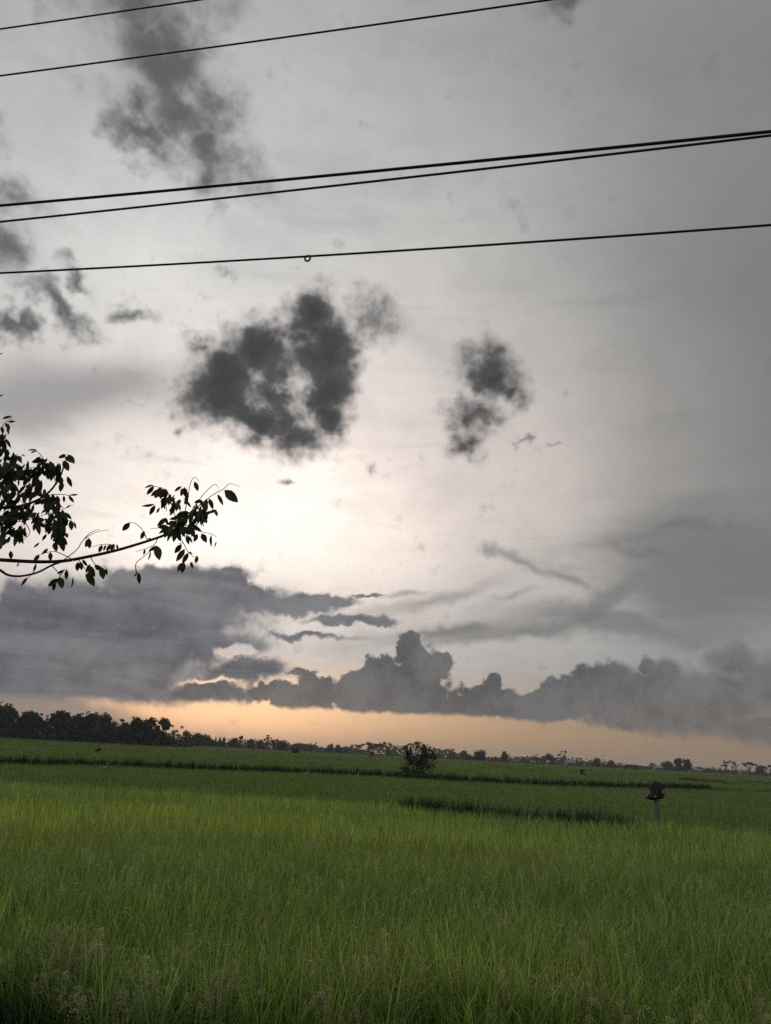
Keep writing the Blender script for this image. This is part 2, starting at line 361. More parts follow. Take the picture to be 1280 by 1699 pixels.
# ------------------------------------------------------------------ mesh helpers
def tag(o, label=None, cat=None, group=None, kind=None):
    if label: o['label'] = label
    if cat: o['category'] = cat
    if group: o['group'] = group
    if kind: o['kind'] = kind
    return o
def link(o, parent=None):
    COL.objects.link(o)
    if parent is not None:
        o.parent = parent
    return o
def mesh_obj(name, verts, faces, mat, parent=None, smooth_=False):
    me = bpy.data.meshes.new(name)
    me.from_pydata([tuple(v) for v in verts], [], [tuple(f) for f in faces])
    me.update()
    for m in (mat if isinstance(mat, (list, tuple)) else [mat]):
        me.materials.append(m)
    if smooth_:
        me.polygons.foreach_set('use_smooth', [True] * len(me.polygons))
    return link(bpy.data.objects.new(name, me), parent)
def empty(name, loc):
    e = bpy.data.objects.new(name, None)
    e.location = loc
    e.empty_display_size = 0.2
    COL.objects.link(e)
    return e
def tube_geo(pts, radii, n=8, cap=True):
    pts = [Vector(p) for p in pts]
    V, Fc = [], []
    prev = None
    for i, p in enumerate(pts):
        a = pts[max(i - 1, 0)]; b = pts[min(i + 1, len(pts) - 1)]
        d = (b - a).normalized()
        if prev is None:
            u = d.orthogonal().normalized()
        else:
            u = (prev - d * prev.dot(d)).normalized()
        prev = u
        w = d.cross(u)
        r = radii[i] if isinstance(radii, (list, tuple)) else radii
        for k in range(n):
            t = 2 * math.pi * k / n
            V.append(p + (u * math.cos(t) + w * math.sin(t)) * r)
    for i in range(len(pts) - 1):
        for k in range(n):
            k2 = (k + 1) % n
            Fc.append((i * n + k, i * n + k2, (i + 1) * n + k2, (i + 1) * n + k))
    if cap:
        Fc.append(tuple(range(n - 1, -1, -1)))
        Fc.append(tuple(range((len(pts) - 1) * n, len(pts) * n)))
    return V, Fc
def merge(parts):
    V, Fc = [], []
    for v, f in parts:
        o = len(V)
        V += list(v)
        Fc += [tuple(i + o for i in q) for q in f]
    return V, Fc
def smooth_path(pts, sub=4):
    P = [Vector(p) for p in pts]
    out = []
    for i in range(len(P) - 1):
        p0 = P[max(i - 1, 0)]; p1 = P[i]; p2 = P[i + 1]; p3 = P[min(i + 2, len(P) - 1)]
        for k in range(sub):
            t = k / sub
            out.append(0.5 * ((2 * p1) + (p2 - p0) * t + (2 * p0 - 5 * p1 + 4 * p2 - p3) * t * t + (3 * p1 - p0 - 3 * p2 + p3) * t ** 3))
    out.append(P[-1])
    return out
def box_geo(x0, x1, y0, y1, z0, z1):
    V = [(x0, y0, z0), (x1, y0, z0), (x1, y1, z0), (x0, y1, z0), (x0, y0, z1), (x1, y0, z1), (x1, y1, z1), (x0, y1, z1)]
    return V, [(0, 3, 2, 1), (4, 5, 6, 7), (0, 1, 5, 4), (1, 2, 6, 5), (2, 3, 7, 6), (3, 0, 4, 7)]

# ------------------------------------------------------------------ terrain
BUND_NEAR = [(0.874, 29.445), (2.796, 28.084), (4.607, 26.627), (6.597, 26.007), (8.532, 26.095)]
BUND_FAR = [(-60.0, 36.0), (-22.783, 49.935), (-19.291, 55.788), (-14.093, 59.996), (-6.894, 63.263), (1.143, 66.909), (13.978, 66.546), (23.352, 72.641), (33.927, 81.851)]
TER = 0.35
def far_edge(x):
    xs = [p[0] for p in BUND_FAR]; ys = [p[1] for p in BUND_FAR]
    return np.interp(x, xs, ys)
def ground_z(x, y):
    """paddy floor at 0, the verge rising towards the road, the terrace beyond the far bund."""
    x = np.asarray(x, float); y = np.asarray(y, float)
    edge = 6.55 - 0.06 * x
    z = np.where(y < edge, np.clip((edge - y) / 4.2, 0, 1) ** 1.2 * 1.05, 0.0)
    s = np.clip((y - far_edge(x) - 0.6) / 1.0, 0, 1)
    return z + TER * s * s * (3 - 2 * s)
ys = np.concatenate([np.arange(-12, 9, 0.5), np.arange(9, 120, 1.5), np.arange(120, 300, 12), np.arange(300, 1500, 100), [1500]])
xs = np.concatenate([[-1200, -700, -400, -250, -160], np.arange(-110, 111, 3.0), [160, 250, 400, 700, 1200]])
X, Y = np.meshgrid(xs, ys)
Zg = ground_z(X, Y) + 0.03 * np.sin(X * 1.7 + Y * 0.9) * (Y < 120)
nx = len(xs)
V = np.stack([X.ravel(), Y.ravel(), Zg.ravel()], 1)
Fg = [(j * nx + i, j * nx + i + 1, (j + 1) * nx + i + 1, (j + 1) * nx + i) for j in range(len(ys) - 1) for i in range(nx - 1)]
tag(mesh_obj('ground', V.tolist(), Fg, M_SOIL, smooth_=True), kind='structure')

# canopy of the rice too far off to show its plants, self-shading in its colour
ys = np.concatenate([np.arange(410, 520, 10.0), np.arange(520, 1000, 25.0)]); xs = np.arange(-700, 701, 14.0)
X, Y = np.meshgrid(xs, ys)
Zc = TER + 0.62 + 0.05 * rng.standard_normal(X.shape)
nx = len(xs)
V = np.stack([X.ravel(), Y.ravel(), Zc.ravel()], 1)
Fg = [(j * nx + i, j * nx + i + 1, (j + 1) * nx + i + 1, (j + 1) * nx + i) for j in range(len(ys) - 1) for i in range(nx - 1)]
tag(mesh_obj('far_rice_canopy', V.tolist(), Fg, M_CANOPY_SHADED, smooth_=True), 'distant rice canopy, darkened for its own inner shade, running back to the tree line', 'rice', kind='stuff')

# ------------------------------------------------------------------ grass-like plants scattered by geometry nodes
def blade(base, az, h, lean, droop, w, seg=4, curl=0.0):
    """ribbon of a grass leaf; returns verts, faces."""
    V, Fc = [], []
    dx, dy = math.cos(az), math.sin(az)
    px, py = -dy, dx
    for i in range(seg + 1):
        t = i / seg
        out = lean * t + droop * t * t * t
        z = h * (t - 0.30 * (droop / max(h, 0.01)) * t ** 3)
        ww = w * (0.75 + 0.5 * t) * (1 - t ** 3) if i < seg else 0.0
        cx, cy = base[0] + dx * out, base[1] + dy * out
        s = curl * t
        if i < seg:
            V.append((cx + px * ww / 2 + dx * s, cy + py * ww / 2 + dy * s, z))
            V.append((cx - px * ww / 2, cy - py * ww / 2, z))
        else:
            V.append((cx, cy, z))
    for i in range(seg - 1):
        Fc.append((2 * i, 2 * i + 1, 2 * i + 3, 2 * i + 2))
    Fc.append((2 * seg - 2, 2 * seg - 1, 2 * seg))
    return V, Fc
def panicle(base, az, h, reach, n, s):
    """stem and drooping head with grains."""
    V, Fc = [], []
    dx, dy = math.cos(az), math.sin(az)
    path = []
    for i in range(9):
        t = i / 8
        k = max(0, t - 0.62) / 0.38
        path.append(Vector((base[0] + dx * (0.06 * t + reach * k ** 1.4), base[1] + dy * (0.06 * t + reach * k ** 1.4), h * min(t / 0.8, 1) - (0.16 * k * k if k > 0 else 0))))
    for i in range(8):
        a, b = path[i], path[i + 1]
        o = len(V); w = 0.0022
        V += [a + Vector((w, 0, 0)), a - Vector((w, 0, 0)), b - Vector((w, 0, 0)), b + Vector((w, 0, 0))]
        Fc.append((o, o + 1, o + 2, o + 3))
    for i in range(n):
        t = 0.58 + 0.42 * i / n
        f = t * 8; j = min(int(f), 7); p = path[j].lerp(path[j + 1], f - j)
        q = p + Vector((random.uniform(-.022, .022), random.uniform(-.022, .022), random.uniform(-.03, .004)))
        d = Vector((random.uniform(-.5, .5), random.uniform(-.5, .5), -1)).normalized() * s * 1.7
        u = d.orthogonal().normalized() * s * 0.5
        u.rotate(Matrix.Rotation(random.uniform(0, 6.28), 3, d))
        o = len(V)
        V += [q - d * 0.5, q + u, q + d * 0.5, q - u]
        Fc.append((o, o + 1, o + 2, o + 3))
    return V, Fc
def clump_mesh(name, nb, hmin, hmax, w, spread, npan, mats, seg=4, droopk=0.35, grains=34, gs=0.009):
    V, Fc, mi = [], [], []
    for i in range(nb):
        a = random.uniform(0, 2 * math.pi)
        r = spread * math.sqrt(random.random())
        h = random.uniform(hmin, hmax)
        v, f = blade((r * math.cos(a), r * math.sin(a)), a + random.uniform(-.7, .7), h, random.uniform(0.02, 0.16) * h, random.uniform(0.02, droopk) * h, w * random.uniform(.7, 1.25), seg)
        o = len(V); V += v; Fc += [tuple(k + o for k in q) for q in f]; mi += [0] * len(f)
    for i in range(npan):
        a = random.uniform(0, 2 * math.pi)
        v, f = panicle((random.uniform(-.04, .04), random.uniform(-.04, .04)), a, hmax * random.uniform(.86, 1.04), random.uniform(.08, .17), grains, gs)
        o = len(V); V += v; Fc += [tuple(k + o for k in q) for q in f]; mi += [1] * len(f)
    me = bpy.data.meshes.new(name)
    me.from_pydata([tuple(v) for v in V], [], Fc)
    for m in mats: me.materials.append(m)
    me.polygons.foreach_set('material_index', mi)
    me.update()
    return me
def tile_mesh(name, nc, size, nb, hmin, hmax, w, mat):
    V, Fc = [], []
    for c in range(nc):
        cx, cy = random.uniform(-size / 2, size / 2), random.uniform(-size / 2, size / 2)
        for i in range(nb):
            a = random.uniform(0, 2 * math.pi); h = random.uniform(hmin, hmax)
            v, f = blade((cx + random.uniform(-.08, .08), cy + random.uniform(-.08, .08)), a, h, .12 * h, random.uniform(.05, .3) * h, w * random.uniform(.7, 1.3), 2)
            o = len(V); V += v; Fc += [tuple(k + o for k in q) for q in f]
    me = bpy.data.meshes.new(name)
    me.from_pydata(V, [], Fc); me.materials.append(mat); me.update()
    return me
def scatter(name, meshes, pts, rz, sc, idx, label, cat):
    cl = bpy.data.collections.new(name + '_plants')
    for i, me in enumerate(meshes):
        cl.objects.link(bpy.data.objects.new(f'{name}_plant_{i}', me))
    n = len(pts)
    me = bpy.data.meshes.new(name)
    me.vertices.add(n)
    me.vertices.foreach_set('co', np.asarray(pts, np.float32).ravel())
    tilt = rng.normal(0, 0.075, (n, 2))
    rot = np.stack([tilt[:, 0], tilt[:, 1], rz], 1).astype(np.float32)
    me.attributes.new('rot', 'FLOAT_VECTOR', 'POINT').data.foreach_set('vector', rot.ravel())
    me.attributes.new('size', 'FLOAT', 'POINT').data.foreach_set('value', np.asarray(sc, np.float32))
    me.attributes.new('pick', 'INT', 'POINT').data.foreach_set('value', np.asarray(idx, np.int32))
    me.update()
    ng = bpy.data.node_groups.new(name + '_scatter', 'GeometryNodeTree')
    ng.interface.new_socket('Geometry', in_out='INPUT', socket_type='NodeSocketGeometry')
    ng.interface.new_socket('Geometry', in_out='OUTPUT', socket_type='NodeSocketGeometry')
    N = ng.nodes.new; L = ng.links.new
    gi = N('NodeGroupInput'); go = N('NodeGroupOutput')
    ip = N('GeometryNodeInstanceOnPoints'); ci = N('GeometryNodeCollectionInfo')
    ci.inputs[0].default_value = cl
    ci.inputs['Separate Children'].default_value = True
    ci.inputs['Reset Children'].default_value = True
    ip.inputs['Pick Instance'].default_value = True
    def na(nm, ty):
        a = N('GeometryNodeInputNamedAttribute'); a.data_type = ty; a.inputs[0].default_value = nm
        return [s for s in a.outputs if s.enabled and s.name == 'Attribute'][0]
    L(gi.outputs[0], ip.inputs['Points']); L(ci.outputs[0], ip.inputs['Instance'])
    L(na('rot', 'FLOAT_VECTOR'), ip.inputs['Rotation']); L(na('size', 'FLOAT'), ip.inputs['Scale'])
    L(na('pick', 'INT'), ip.inputs['Instance Index'])
    L(ip.outputs[0], go.inputs[0])
    o = bpy.data.objects.new(name, me)
    link(o)
    md = o.modifiers.new('scatter', 'NODES'); md.node_group = ng
    tag(o, label, cat, kind='stuff')
    return o
def grid_pts(y0, y1, step, margin=2.5, jit=0.35):
    ys = np.arange(y0, y1, step)
    out = []
    for y in ys:
        hw = 0.56 * y + margin
        xs = np.arange(-hw, hw, step)
        out.append(np.stack([xs + rng.uniform(-jit, jit, len(xs)) * step, np.full(len(xs), y) + rng.uniform(-jit, jit, len(xs)) * step], 1))
    return np.concatenate(out)
def near_bund_dist(P):
    A = np.array(BUND_NEAR); d = np.full(len(P), 1e9)
    for a, b in zip(A[:-1], A[1:]):
        ab = b - a; t = np.clip(((P - a) @ ab) / (ab @ ab), 0, 1)
        d = np.minimum(d, np.linalg.norm(P - (a + t[:, None] * ab), axis=1))
    return d
def lump(P, s, seed):
    """cheap value field for uneven plant height."""
    r = np.random.default_rng(seed); z = np.zeros(len(P))
    for k in range(5):
        a = r.uniform(0, 6.28); f = s * r.uniform(.5, 2.0)
        z += np.sin((P[:, 0] * math.cos(a) + P[:, 1] * math.sin(a)) * f + r.uniform(0, 6.28))
    return z / 5

FIELD_EDGE = lambda x: 6.95 - 0.15 * x + 0.28 * np.sin(x * 1.3) + 0.12 * np.sin(x * 4.1)
near_var = [clump_mesh(f'rice_near_{i}', 27, 0.55, 1.06, 0.0135, 0.075, (1 if i in (1, 4) else 0), [M_RICE, M_PAN], droopk=0.60) for i in range(7)]
P = grid_pts(5.4, 17, 0.185)
P = P[P[:, 1] > FIELD_EDGE(P[:, 0])]
sc = 1.0 + 0.10 * lump(P, 1.1, 1) + rng.normal(0, 0.05, len(P))
scatter('rice_plants', near_var, np.column_stack([P, ground_z(P[:, 0], P[:, 1])]), rng.uniform(0, 6.28, len(P)), sc, rng.integers(0, 7, len(P)),
        'green rice plants with pale drooping ears in the nearest paddy', 'rice')
mid_var = [clump_mesh(f'rice_mid_{i}', 17, 0.62, 1.0, 0.019, 0.09, (1 if i == 1 else 0), [M_RICE, M_PAN], seg=3, grains=12, gs=0.012) for i in range(6)]
P = grid_pts(17, 62, 0.23)
edge = np.interp(P[:, 0], [-40, -20, 0.0, 9, 20, 40], [33, 31, 28.8, 25.8, 24.0, 22.0])      # line of the near bund across the field
front = P[:, 1] < edge
keep = (near_bund_dist(P) > 0.42) & (P[:, 1] < far_edge(P[:, 0]) - 0.5)
A = P[keep & front]
sc = 1.12 + 0.08 * lump(A, 0.6, 2) + rng.normal(0, 0.05, len(A))
sc += 0.16 * np.exp(-(((A[:, 0] - 9.3) / 1.6) ** 2 + ((A[:, 1] - 25.6) / 1.2) ** 2))      # ranker growth round the post
scatter('rice_plants', mid_var, np.column_stack([A, ground_z(A[:, 0], A[:, 1])]), rng.uniform(0, 6.28, len(A)), sc, rng.integers(0, 6, len(A)),
        'yellow-green rice stretching back to the short dark bund', 'rice')
mid2 = [clump_mesh(f'rice_beyond_{i}', 15, 0.62, 0.98, 0.022, 0.10, 0, [M_RICE2, M_PAN], seg=3) for i in range(5)]
A = P[keep & ~front]
P2 = grid_pts(62, 100, 0.30)
P2 = P2[P2[:, 1] < far_edge(P2[:, 0]) - 0.5]
A = np.concatenate([A, P2])
sc = 1.02 + 0.05 * lump(A, 0.4, 3) + rng.normal(0, 0.05, len(A))
scatter('rice_plants', mid2, np.column_stack([A, ground_z(A[:, 0], A[:, 1])]), rng.uniform(0, 6.28, len(A)), sc, rng.integers(0, 5, len(A)),
        'darker green rice between the short bund and the long bund', 'rice')
tiles = [tile_mesh(f'rice_terrace_{i}', 20, 1.5, 6, 0.62, 0.95, 0.045, M_RICE3) for i in range(5)]
P = grid_pts(34, 120, 1.2)
P = P[P[:, 1] > far_edge(P[:, 0]) + 1.3]
scatter('rice_plants', tiles, np.column_stack([P, ground_z(P[:, 0], P[:, 1])]), rng.uniform(0, 6.28, len(P)), 0.95 + 0.05 * lump(P, .15, 4), rng.integers(0, 5, len(P)),
        'smooth green rice on the far terrace behind the long dark bund', 'rice')
tiles = [tile_mesh(f'rice_plain_{i}', 22, 3.0, 6, 0.62, 0.95, 0.11, M_RICE3) for i in range(5)]
P = grid_pts(121, 420, 2.5)
scatter('rice_plants', tiles, np.column_stack([P, np.full(len(P), TER)]), rng.uniform(0, 6.28, len(P)), 0.95 + 0.06 * lump(P, .05, 5), rng.integers(0, 5, len(P)),
        'farthest rice plants on the plain in front of the tree line', 'rice')

# verge weeds in the dark strip at the foot of the field
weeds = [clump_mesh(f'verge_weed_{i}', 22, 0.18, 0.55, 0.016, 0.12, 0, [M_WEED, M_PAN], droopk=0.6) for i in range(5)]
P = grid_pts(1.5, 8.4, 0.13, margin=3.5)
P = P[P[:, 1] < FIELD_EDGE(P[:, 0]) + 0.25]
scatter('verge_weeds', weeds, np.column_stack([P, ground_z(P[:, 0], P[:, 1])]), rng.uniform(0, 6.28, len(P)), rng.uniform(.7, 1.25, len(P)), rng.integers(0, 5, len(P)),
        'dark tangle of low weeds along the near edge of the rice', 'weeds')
# seeding grass at the very edge of the rice
seed = [clump_mesh(f'seeding_grass_{i}', 12, 0.4, 0.95, 0.010, 0.06, 5, [M_RICE, M_SEED], grains=44, gs=0.010) for i in range(4)]
n = 165
x = rng.uniform(-5, 5, n); y = FIELD_EDGE(x) + rng.uniform(-0.3, 1.1, n) ** 1
scatter('seeding_grass', seed, np.column_stack([x, y, ground_z(x, y)]), rng.uniform(0, 6.28, n), rng.uniform(.75, 1.0, n), rng.integers(0, 4, n),
        'tufts of pale seeding grass leaning out of the nearest rice edge', 'grass')

# bunds: earth banks under dark sedge, the far strip standing in for shade
def along(line, step):
    L = [Vector((p[0], p[1], 0)) for p in line]; out = []
    for a, b in zip(L[:-1], L[1:]):
        k = max(int((b - a).length / step), 1)
        out += [a.lerp(b, i / k) for i in range(k)]
    return out + [L[-1]]
def bund(line, w, h, name):
    pts = along(line, 1.5); V, Fc = [], []
    for i, p in enumerate(pts):
        a = pts[max(i - 1, 0)]; b = pts[min(i + 1, len(pts) - 1)]
        d = (b - a).normalized(); s = Vector((d.y, -d.x, 0))
        hh = h * (1 + 0.12 * math.sin(i * 1.9)) * min(1, 0.2 + 0.4 * min(i, len(pts) - 1 - i))
        for k, z in ((-1, -0.05), (-.45, hh), (.45, hh * .95), (1, -0.05)):
            q = p + s * (k * w / 2)
            V.append((q.x, q.y, z))
    for i in range(len(pts) - 1):
        for k in range(3):
            Fc.append((i * 4 + k, i * 4 + k + 1, i * 4 + k + 5, i * 4 + k + 4))
    return mesh_obj(name, V, Fc, M_SOIL, smooth_=True)
tag(bund(BUND_NEAR, 0.8, 0.30, 'bund'), kind='structure')
tag(bund(BUND_FAR, 1.3, 0.42, 'bund'), kind='structure')
sedge = [clump_mesh(f'bund_sedge_{i}', 26, 0.7, 1.35, 0.022, 0.13, 0, [M_SEDGE_SHADE, M_PAN], droopk=0.18, seg=3) for i in range(5)]
def sedge_shade_on(line, step, width, zb, s0, s1, label, taper=True):
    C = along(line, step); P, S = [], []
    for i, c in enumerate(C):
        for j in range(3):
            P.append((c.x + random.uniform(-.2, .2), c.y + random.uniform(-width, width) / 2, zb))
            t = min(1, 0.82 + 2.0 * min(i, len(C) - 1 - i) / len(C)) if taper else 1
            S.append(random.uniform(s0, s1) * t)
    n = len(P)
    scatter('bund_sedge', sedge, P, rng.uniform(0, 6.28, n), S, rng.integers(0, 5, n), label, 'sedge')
sedge_shade_on(BUND_NEAR, 0.10, 0.75, 0.08, 0.80, 1.02, 'short strip of blackish sedge on the bund across the middle of the rice')
sedge_shade_on([(a, b - 0.1) for a, b in BUND_FAR], 0.15, 1.0, 0.16, 0.72, 1.08, 'long low blackish strip along the far bund, standing in for the shaded rice edge of the terrace', taper=False)  # dark blades painted as the shaded face of the terrace rice
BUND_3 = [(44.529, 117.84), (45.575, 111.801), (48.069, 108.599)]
sedge_shade_on(BUND_3, 0.25, 1.2, 0.36, 0.8, 1.05, 'short dark sedge line on the terrace at the right, nearer of two', taper=True)
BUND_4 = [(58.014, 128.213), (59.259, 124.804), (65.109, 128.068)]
sedge_shade_on(BUND_4, 0.3, 1.2, 0.36, 0.7, 0.9, 'thin dark sedge line on the terrace at the right frame edge', taper=True)

# ------------------------------------------------------------------ trees
def cards(C, size, flat=0.0):
    """N x 3 centres -> leaf-clump faces in random directions."""
    n = len(C)
    nrm = rng.standard_normal((n, 3)); nrm[:, 2] = nrm[:, 2] * (1 - flat) + flat * 1.5
    nrm /= np.linalg.norm(nrm, axis=1)[:, None]
    t = rng.standard_normal((n, 3)); u = np.cross(nrm, t); u /= np.linalg.norm(u, axis=1)[:, None]
    w = np.cross(nrm, u)
    s = size * rng.uniform(.6, 1.35, n)[:, None]
    k = rng.uniform(.45, .9, (n, 1))
    V = np.stack([C - u * s, C + w * s * k - u * s * .2, C + u * s, C - w * s * k * .8 + u * s * .15], 1).reshape(-1, 3)
    return V, np.arange(n * 4).reshape(n, 4)
def blobs_pts(centres, radii, per, squash=0.8):
    out = []
    for c, r in zip(centres, radii):
        n = max(int(per * (r ** 2)), 8)
        d = rng.standard_normal((n, 3)); d /= np.linalg.norm(d, axis=1)[:, None]
        rr = r * rng.uniform(.35, 1.05, n) ** .6
        out.append(c + d * rr[:, None] * np.array([1, 1, squash]))
    return np.concatenate(out)
def tree(name, spec, kind, label, zg=TER, group=None, mat=None, cat='tree', dense=1.0):
    x, y, ztop, hw = spec
    H = ztop - zg
    root = empty(name, (x, y, zg))
    tag(root, label, cat, group)
    rs = np.random.default_rng(int(abs(x * 91 + y * 7)) + 3)
    limbs = []; cs = []; rad = []
    card = max(0.16, min(0.42, H * 0.04))
    tr = max(0.05, 0.022 * H)
    if kind in ('round', 'bush', 'slender'):
        z0 = {'round': .10, 'bush': .06, 'slender': .12}[kind]
        n = {'round': 24, 'bush': 13, 'slender': 18}[kind]
        for i in range(n):
            t = rs.uniform(z0, .93)
            env = math.sin(math.pi * (0.18 + 0.80 * (t - z0) / (1 - z0))) ** .6
            a = rs.uniform(0, 6.28); q = hw * env * rs.uniform(.15, .78)
            cs.append(np.array([q * math.cos(a), q * math.sin(a), H * t])); rad.append(max(hw * rs.uniform(.24, .42), .07 * H))
        cs.append(np.array([rs.uniform(-.2, .2) * hw, 0, H * .9])); rad.append(hw * .34)
        limbs.append(([(0, 0, -.3), (rs.uniform(-.1, .1) * hw, 0, H * .3), (rs.uniform(-.2, .2) * hw, 0, H * .75)], [tr, tr * .75, tr * .25]))
        for c in cs[:7]:
            limbs.append(([(0, 0, H * .22), tuple(c * np.array([.5, .5, .8])), tuple(c)], [tr * .5, tr * .32, tr * .12]))
        pts = blobs_pts(cs, rad, 34 * dense, .8)
        tips = np.array([c + np.array([rs.normal(0, .5) * r, rs.normal(0, .5) * r, r * rs.uniform(.7, 1.15)]) for c, r in zip(cs, rad) for _ in range(5)])
        pts = np.concatenate([pts] + [tips + rng.normal(0, card * .6, tips.shape) for _ in range(4)])
    elif kind in ('spire', 'tier'):
        limbs.append(([(0, 0, -.3), (0, 0, H * .5), (0, 0, H)], [tr, tr * .6, .02]))
        L = []
        nt = 14 if kind == 'spire' else 8
        for i in range(nt):
            t = .10 + .88 * i / nt
            r = hw * (1 - t) ** .75 if kind == 'spire' else hw * (1 - .55 * t)
            m = int((46 if kind == 'spire' else 60) * dense)
            a = rs.uniform(0, 6.28, m); q = r * rs.uniform(.1, 1, m) ** .5
            th = .05 if kind == 'spire' else .016
            L.append(np.stack([q * np.cos(a), q * np.sin(a), H * t + rs.normal(0, th * H, m) - q * .12], 1))
            for j in range(5):
                aa = rs.uniform(0, 6.28); limbs.append(([(0, 0, H * t), (r * .8 * math.cos(aa), r * .8 * math.sin(aa), H * t - r * .1)], [tr * .25, .03]))
        pts = np.concatenate(L); card *= .8
    else:   # 'flat' umbrella crown, 'sparse' open crown on bare stems
        n = 15 if kind == 'flat' else 12
        limbs.append(([(0, 0, -.3), (.05 * hw, 0, H * .35), (0, 0, H * .55)], [tr, tr * .8, tr * .6]))
        for i in range(n):
            a = rs.uniform(0, 6.28); q = hw * rs.uniform(.15, .95)
            z = H * (rs.uniform(.80, .97) - .22 * (q / hw) ** 2) if kind == 'flat' else H * rs.uniform(.45, .95)
            c = np.array([q * math.cos(a), q * math.sin(a), z]); cs.append(c); rad.append(hw * rs.uniform(.17, .27))
            limbs.append(([(0, 0, H * rs.uniform(.3, .55)), tuple(c * np.array([.55, .55, .82])), tuple(c)], [tr * .5, tr * .3, tr * .12]))
        pts = blobs_pts(cs, rad, (60 if kind == 'flat' else 40) * dense, .35 if kind == 'flat' else .6); card *= .8
    pts = pts[pts[:, 2] > .05]
    pts[:, 2] *= (H - .5 * card) / pts[:, 2].max()
    v, f = merge([tube_geo(p, r, 6) for p, r in limbs])
    mesh_obj('trunk', v, f, M_BARK, root)
    v, f = cards(pts, card)
    mesh_obj('crown', v.tolist(), f.tolist(), mat or M_TREE, root)
    return root
GL = 'trees of the dark grove at the left'
GM = 'trees along the far skyline'
grove = [
    ((-118.419, 255, 12.25, 5.733), 'round', 'tallest broad dark tree of the grove, cut by the left frame edge'),
    ((-109.14, 255, 10.107, 3.623), 'round', 'rounded dark grove tree just right of the tallest one'),
    ((-108.652, 265, 9.484, 1.782), 'sparse', 'thin see-through grove tree standing in the gap of the grove'),
    ((-99.22, 255, 10.618, 3.246), 'round', 'dark grove tree with a knobbly top right of the gap'),
    ((-96.171, 260, 10.271, 3.503), 'round', 'flat-topped dark grove tree, second right of the gap'),
    ((-90.315, 256, 10.566, 3.26), 'round', 'dark grove tree in the middle of the grove, third right of the gap'),
    ((-84.91, 252, 10.462, 3.21), 'round', 'dark grove tree whose crown steps down towards the right'),
    ((-83.133, 258, 8.773, 2.315), 'sparse', 'small loose-crowned grove tree beside the dip in the grove'),
    ((-80.92, 262, 7.904, 2.74), 'round', 'low dark grove tree filling the dip in the grove'),
    ((-73.717, 250, 9.479, 2.621), 'round', 'upright dark grove tree right of the dip'),
    ((-70.343, 252, 9.738, 2.455), 'slender', 'spiky-topped dark grove tree, second right of the dip'),
    ((-65.476, 250, 9.902, 2.624), 'slender', 'spiky dark grove tree with the last high top before the skyline drops'),
    ((-63.004, 255, 7.644, 2.288), 'sparse', 'loose-leaved tree ending the grove on its right side'),
]
for s, k, l in grove:
    tree('grove_tree', (s[0], s[1], s[2], s[3] * (1.55 if k == 'round' else 1.3)), k, l, group=GL, dense=1.9)
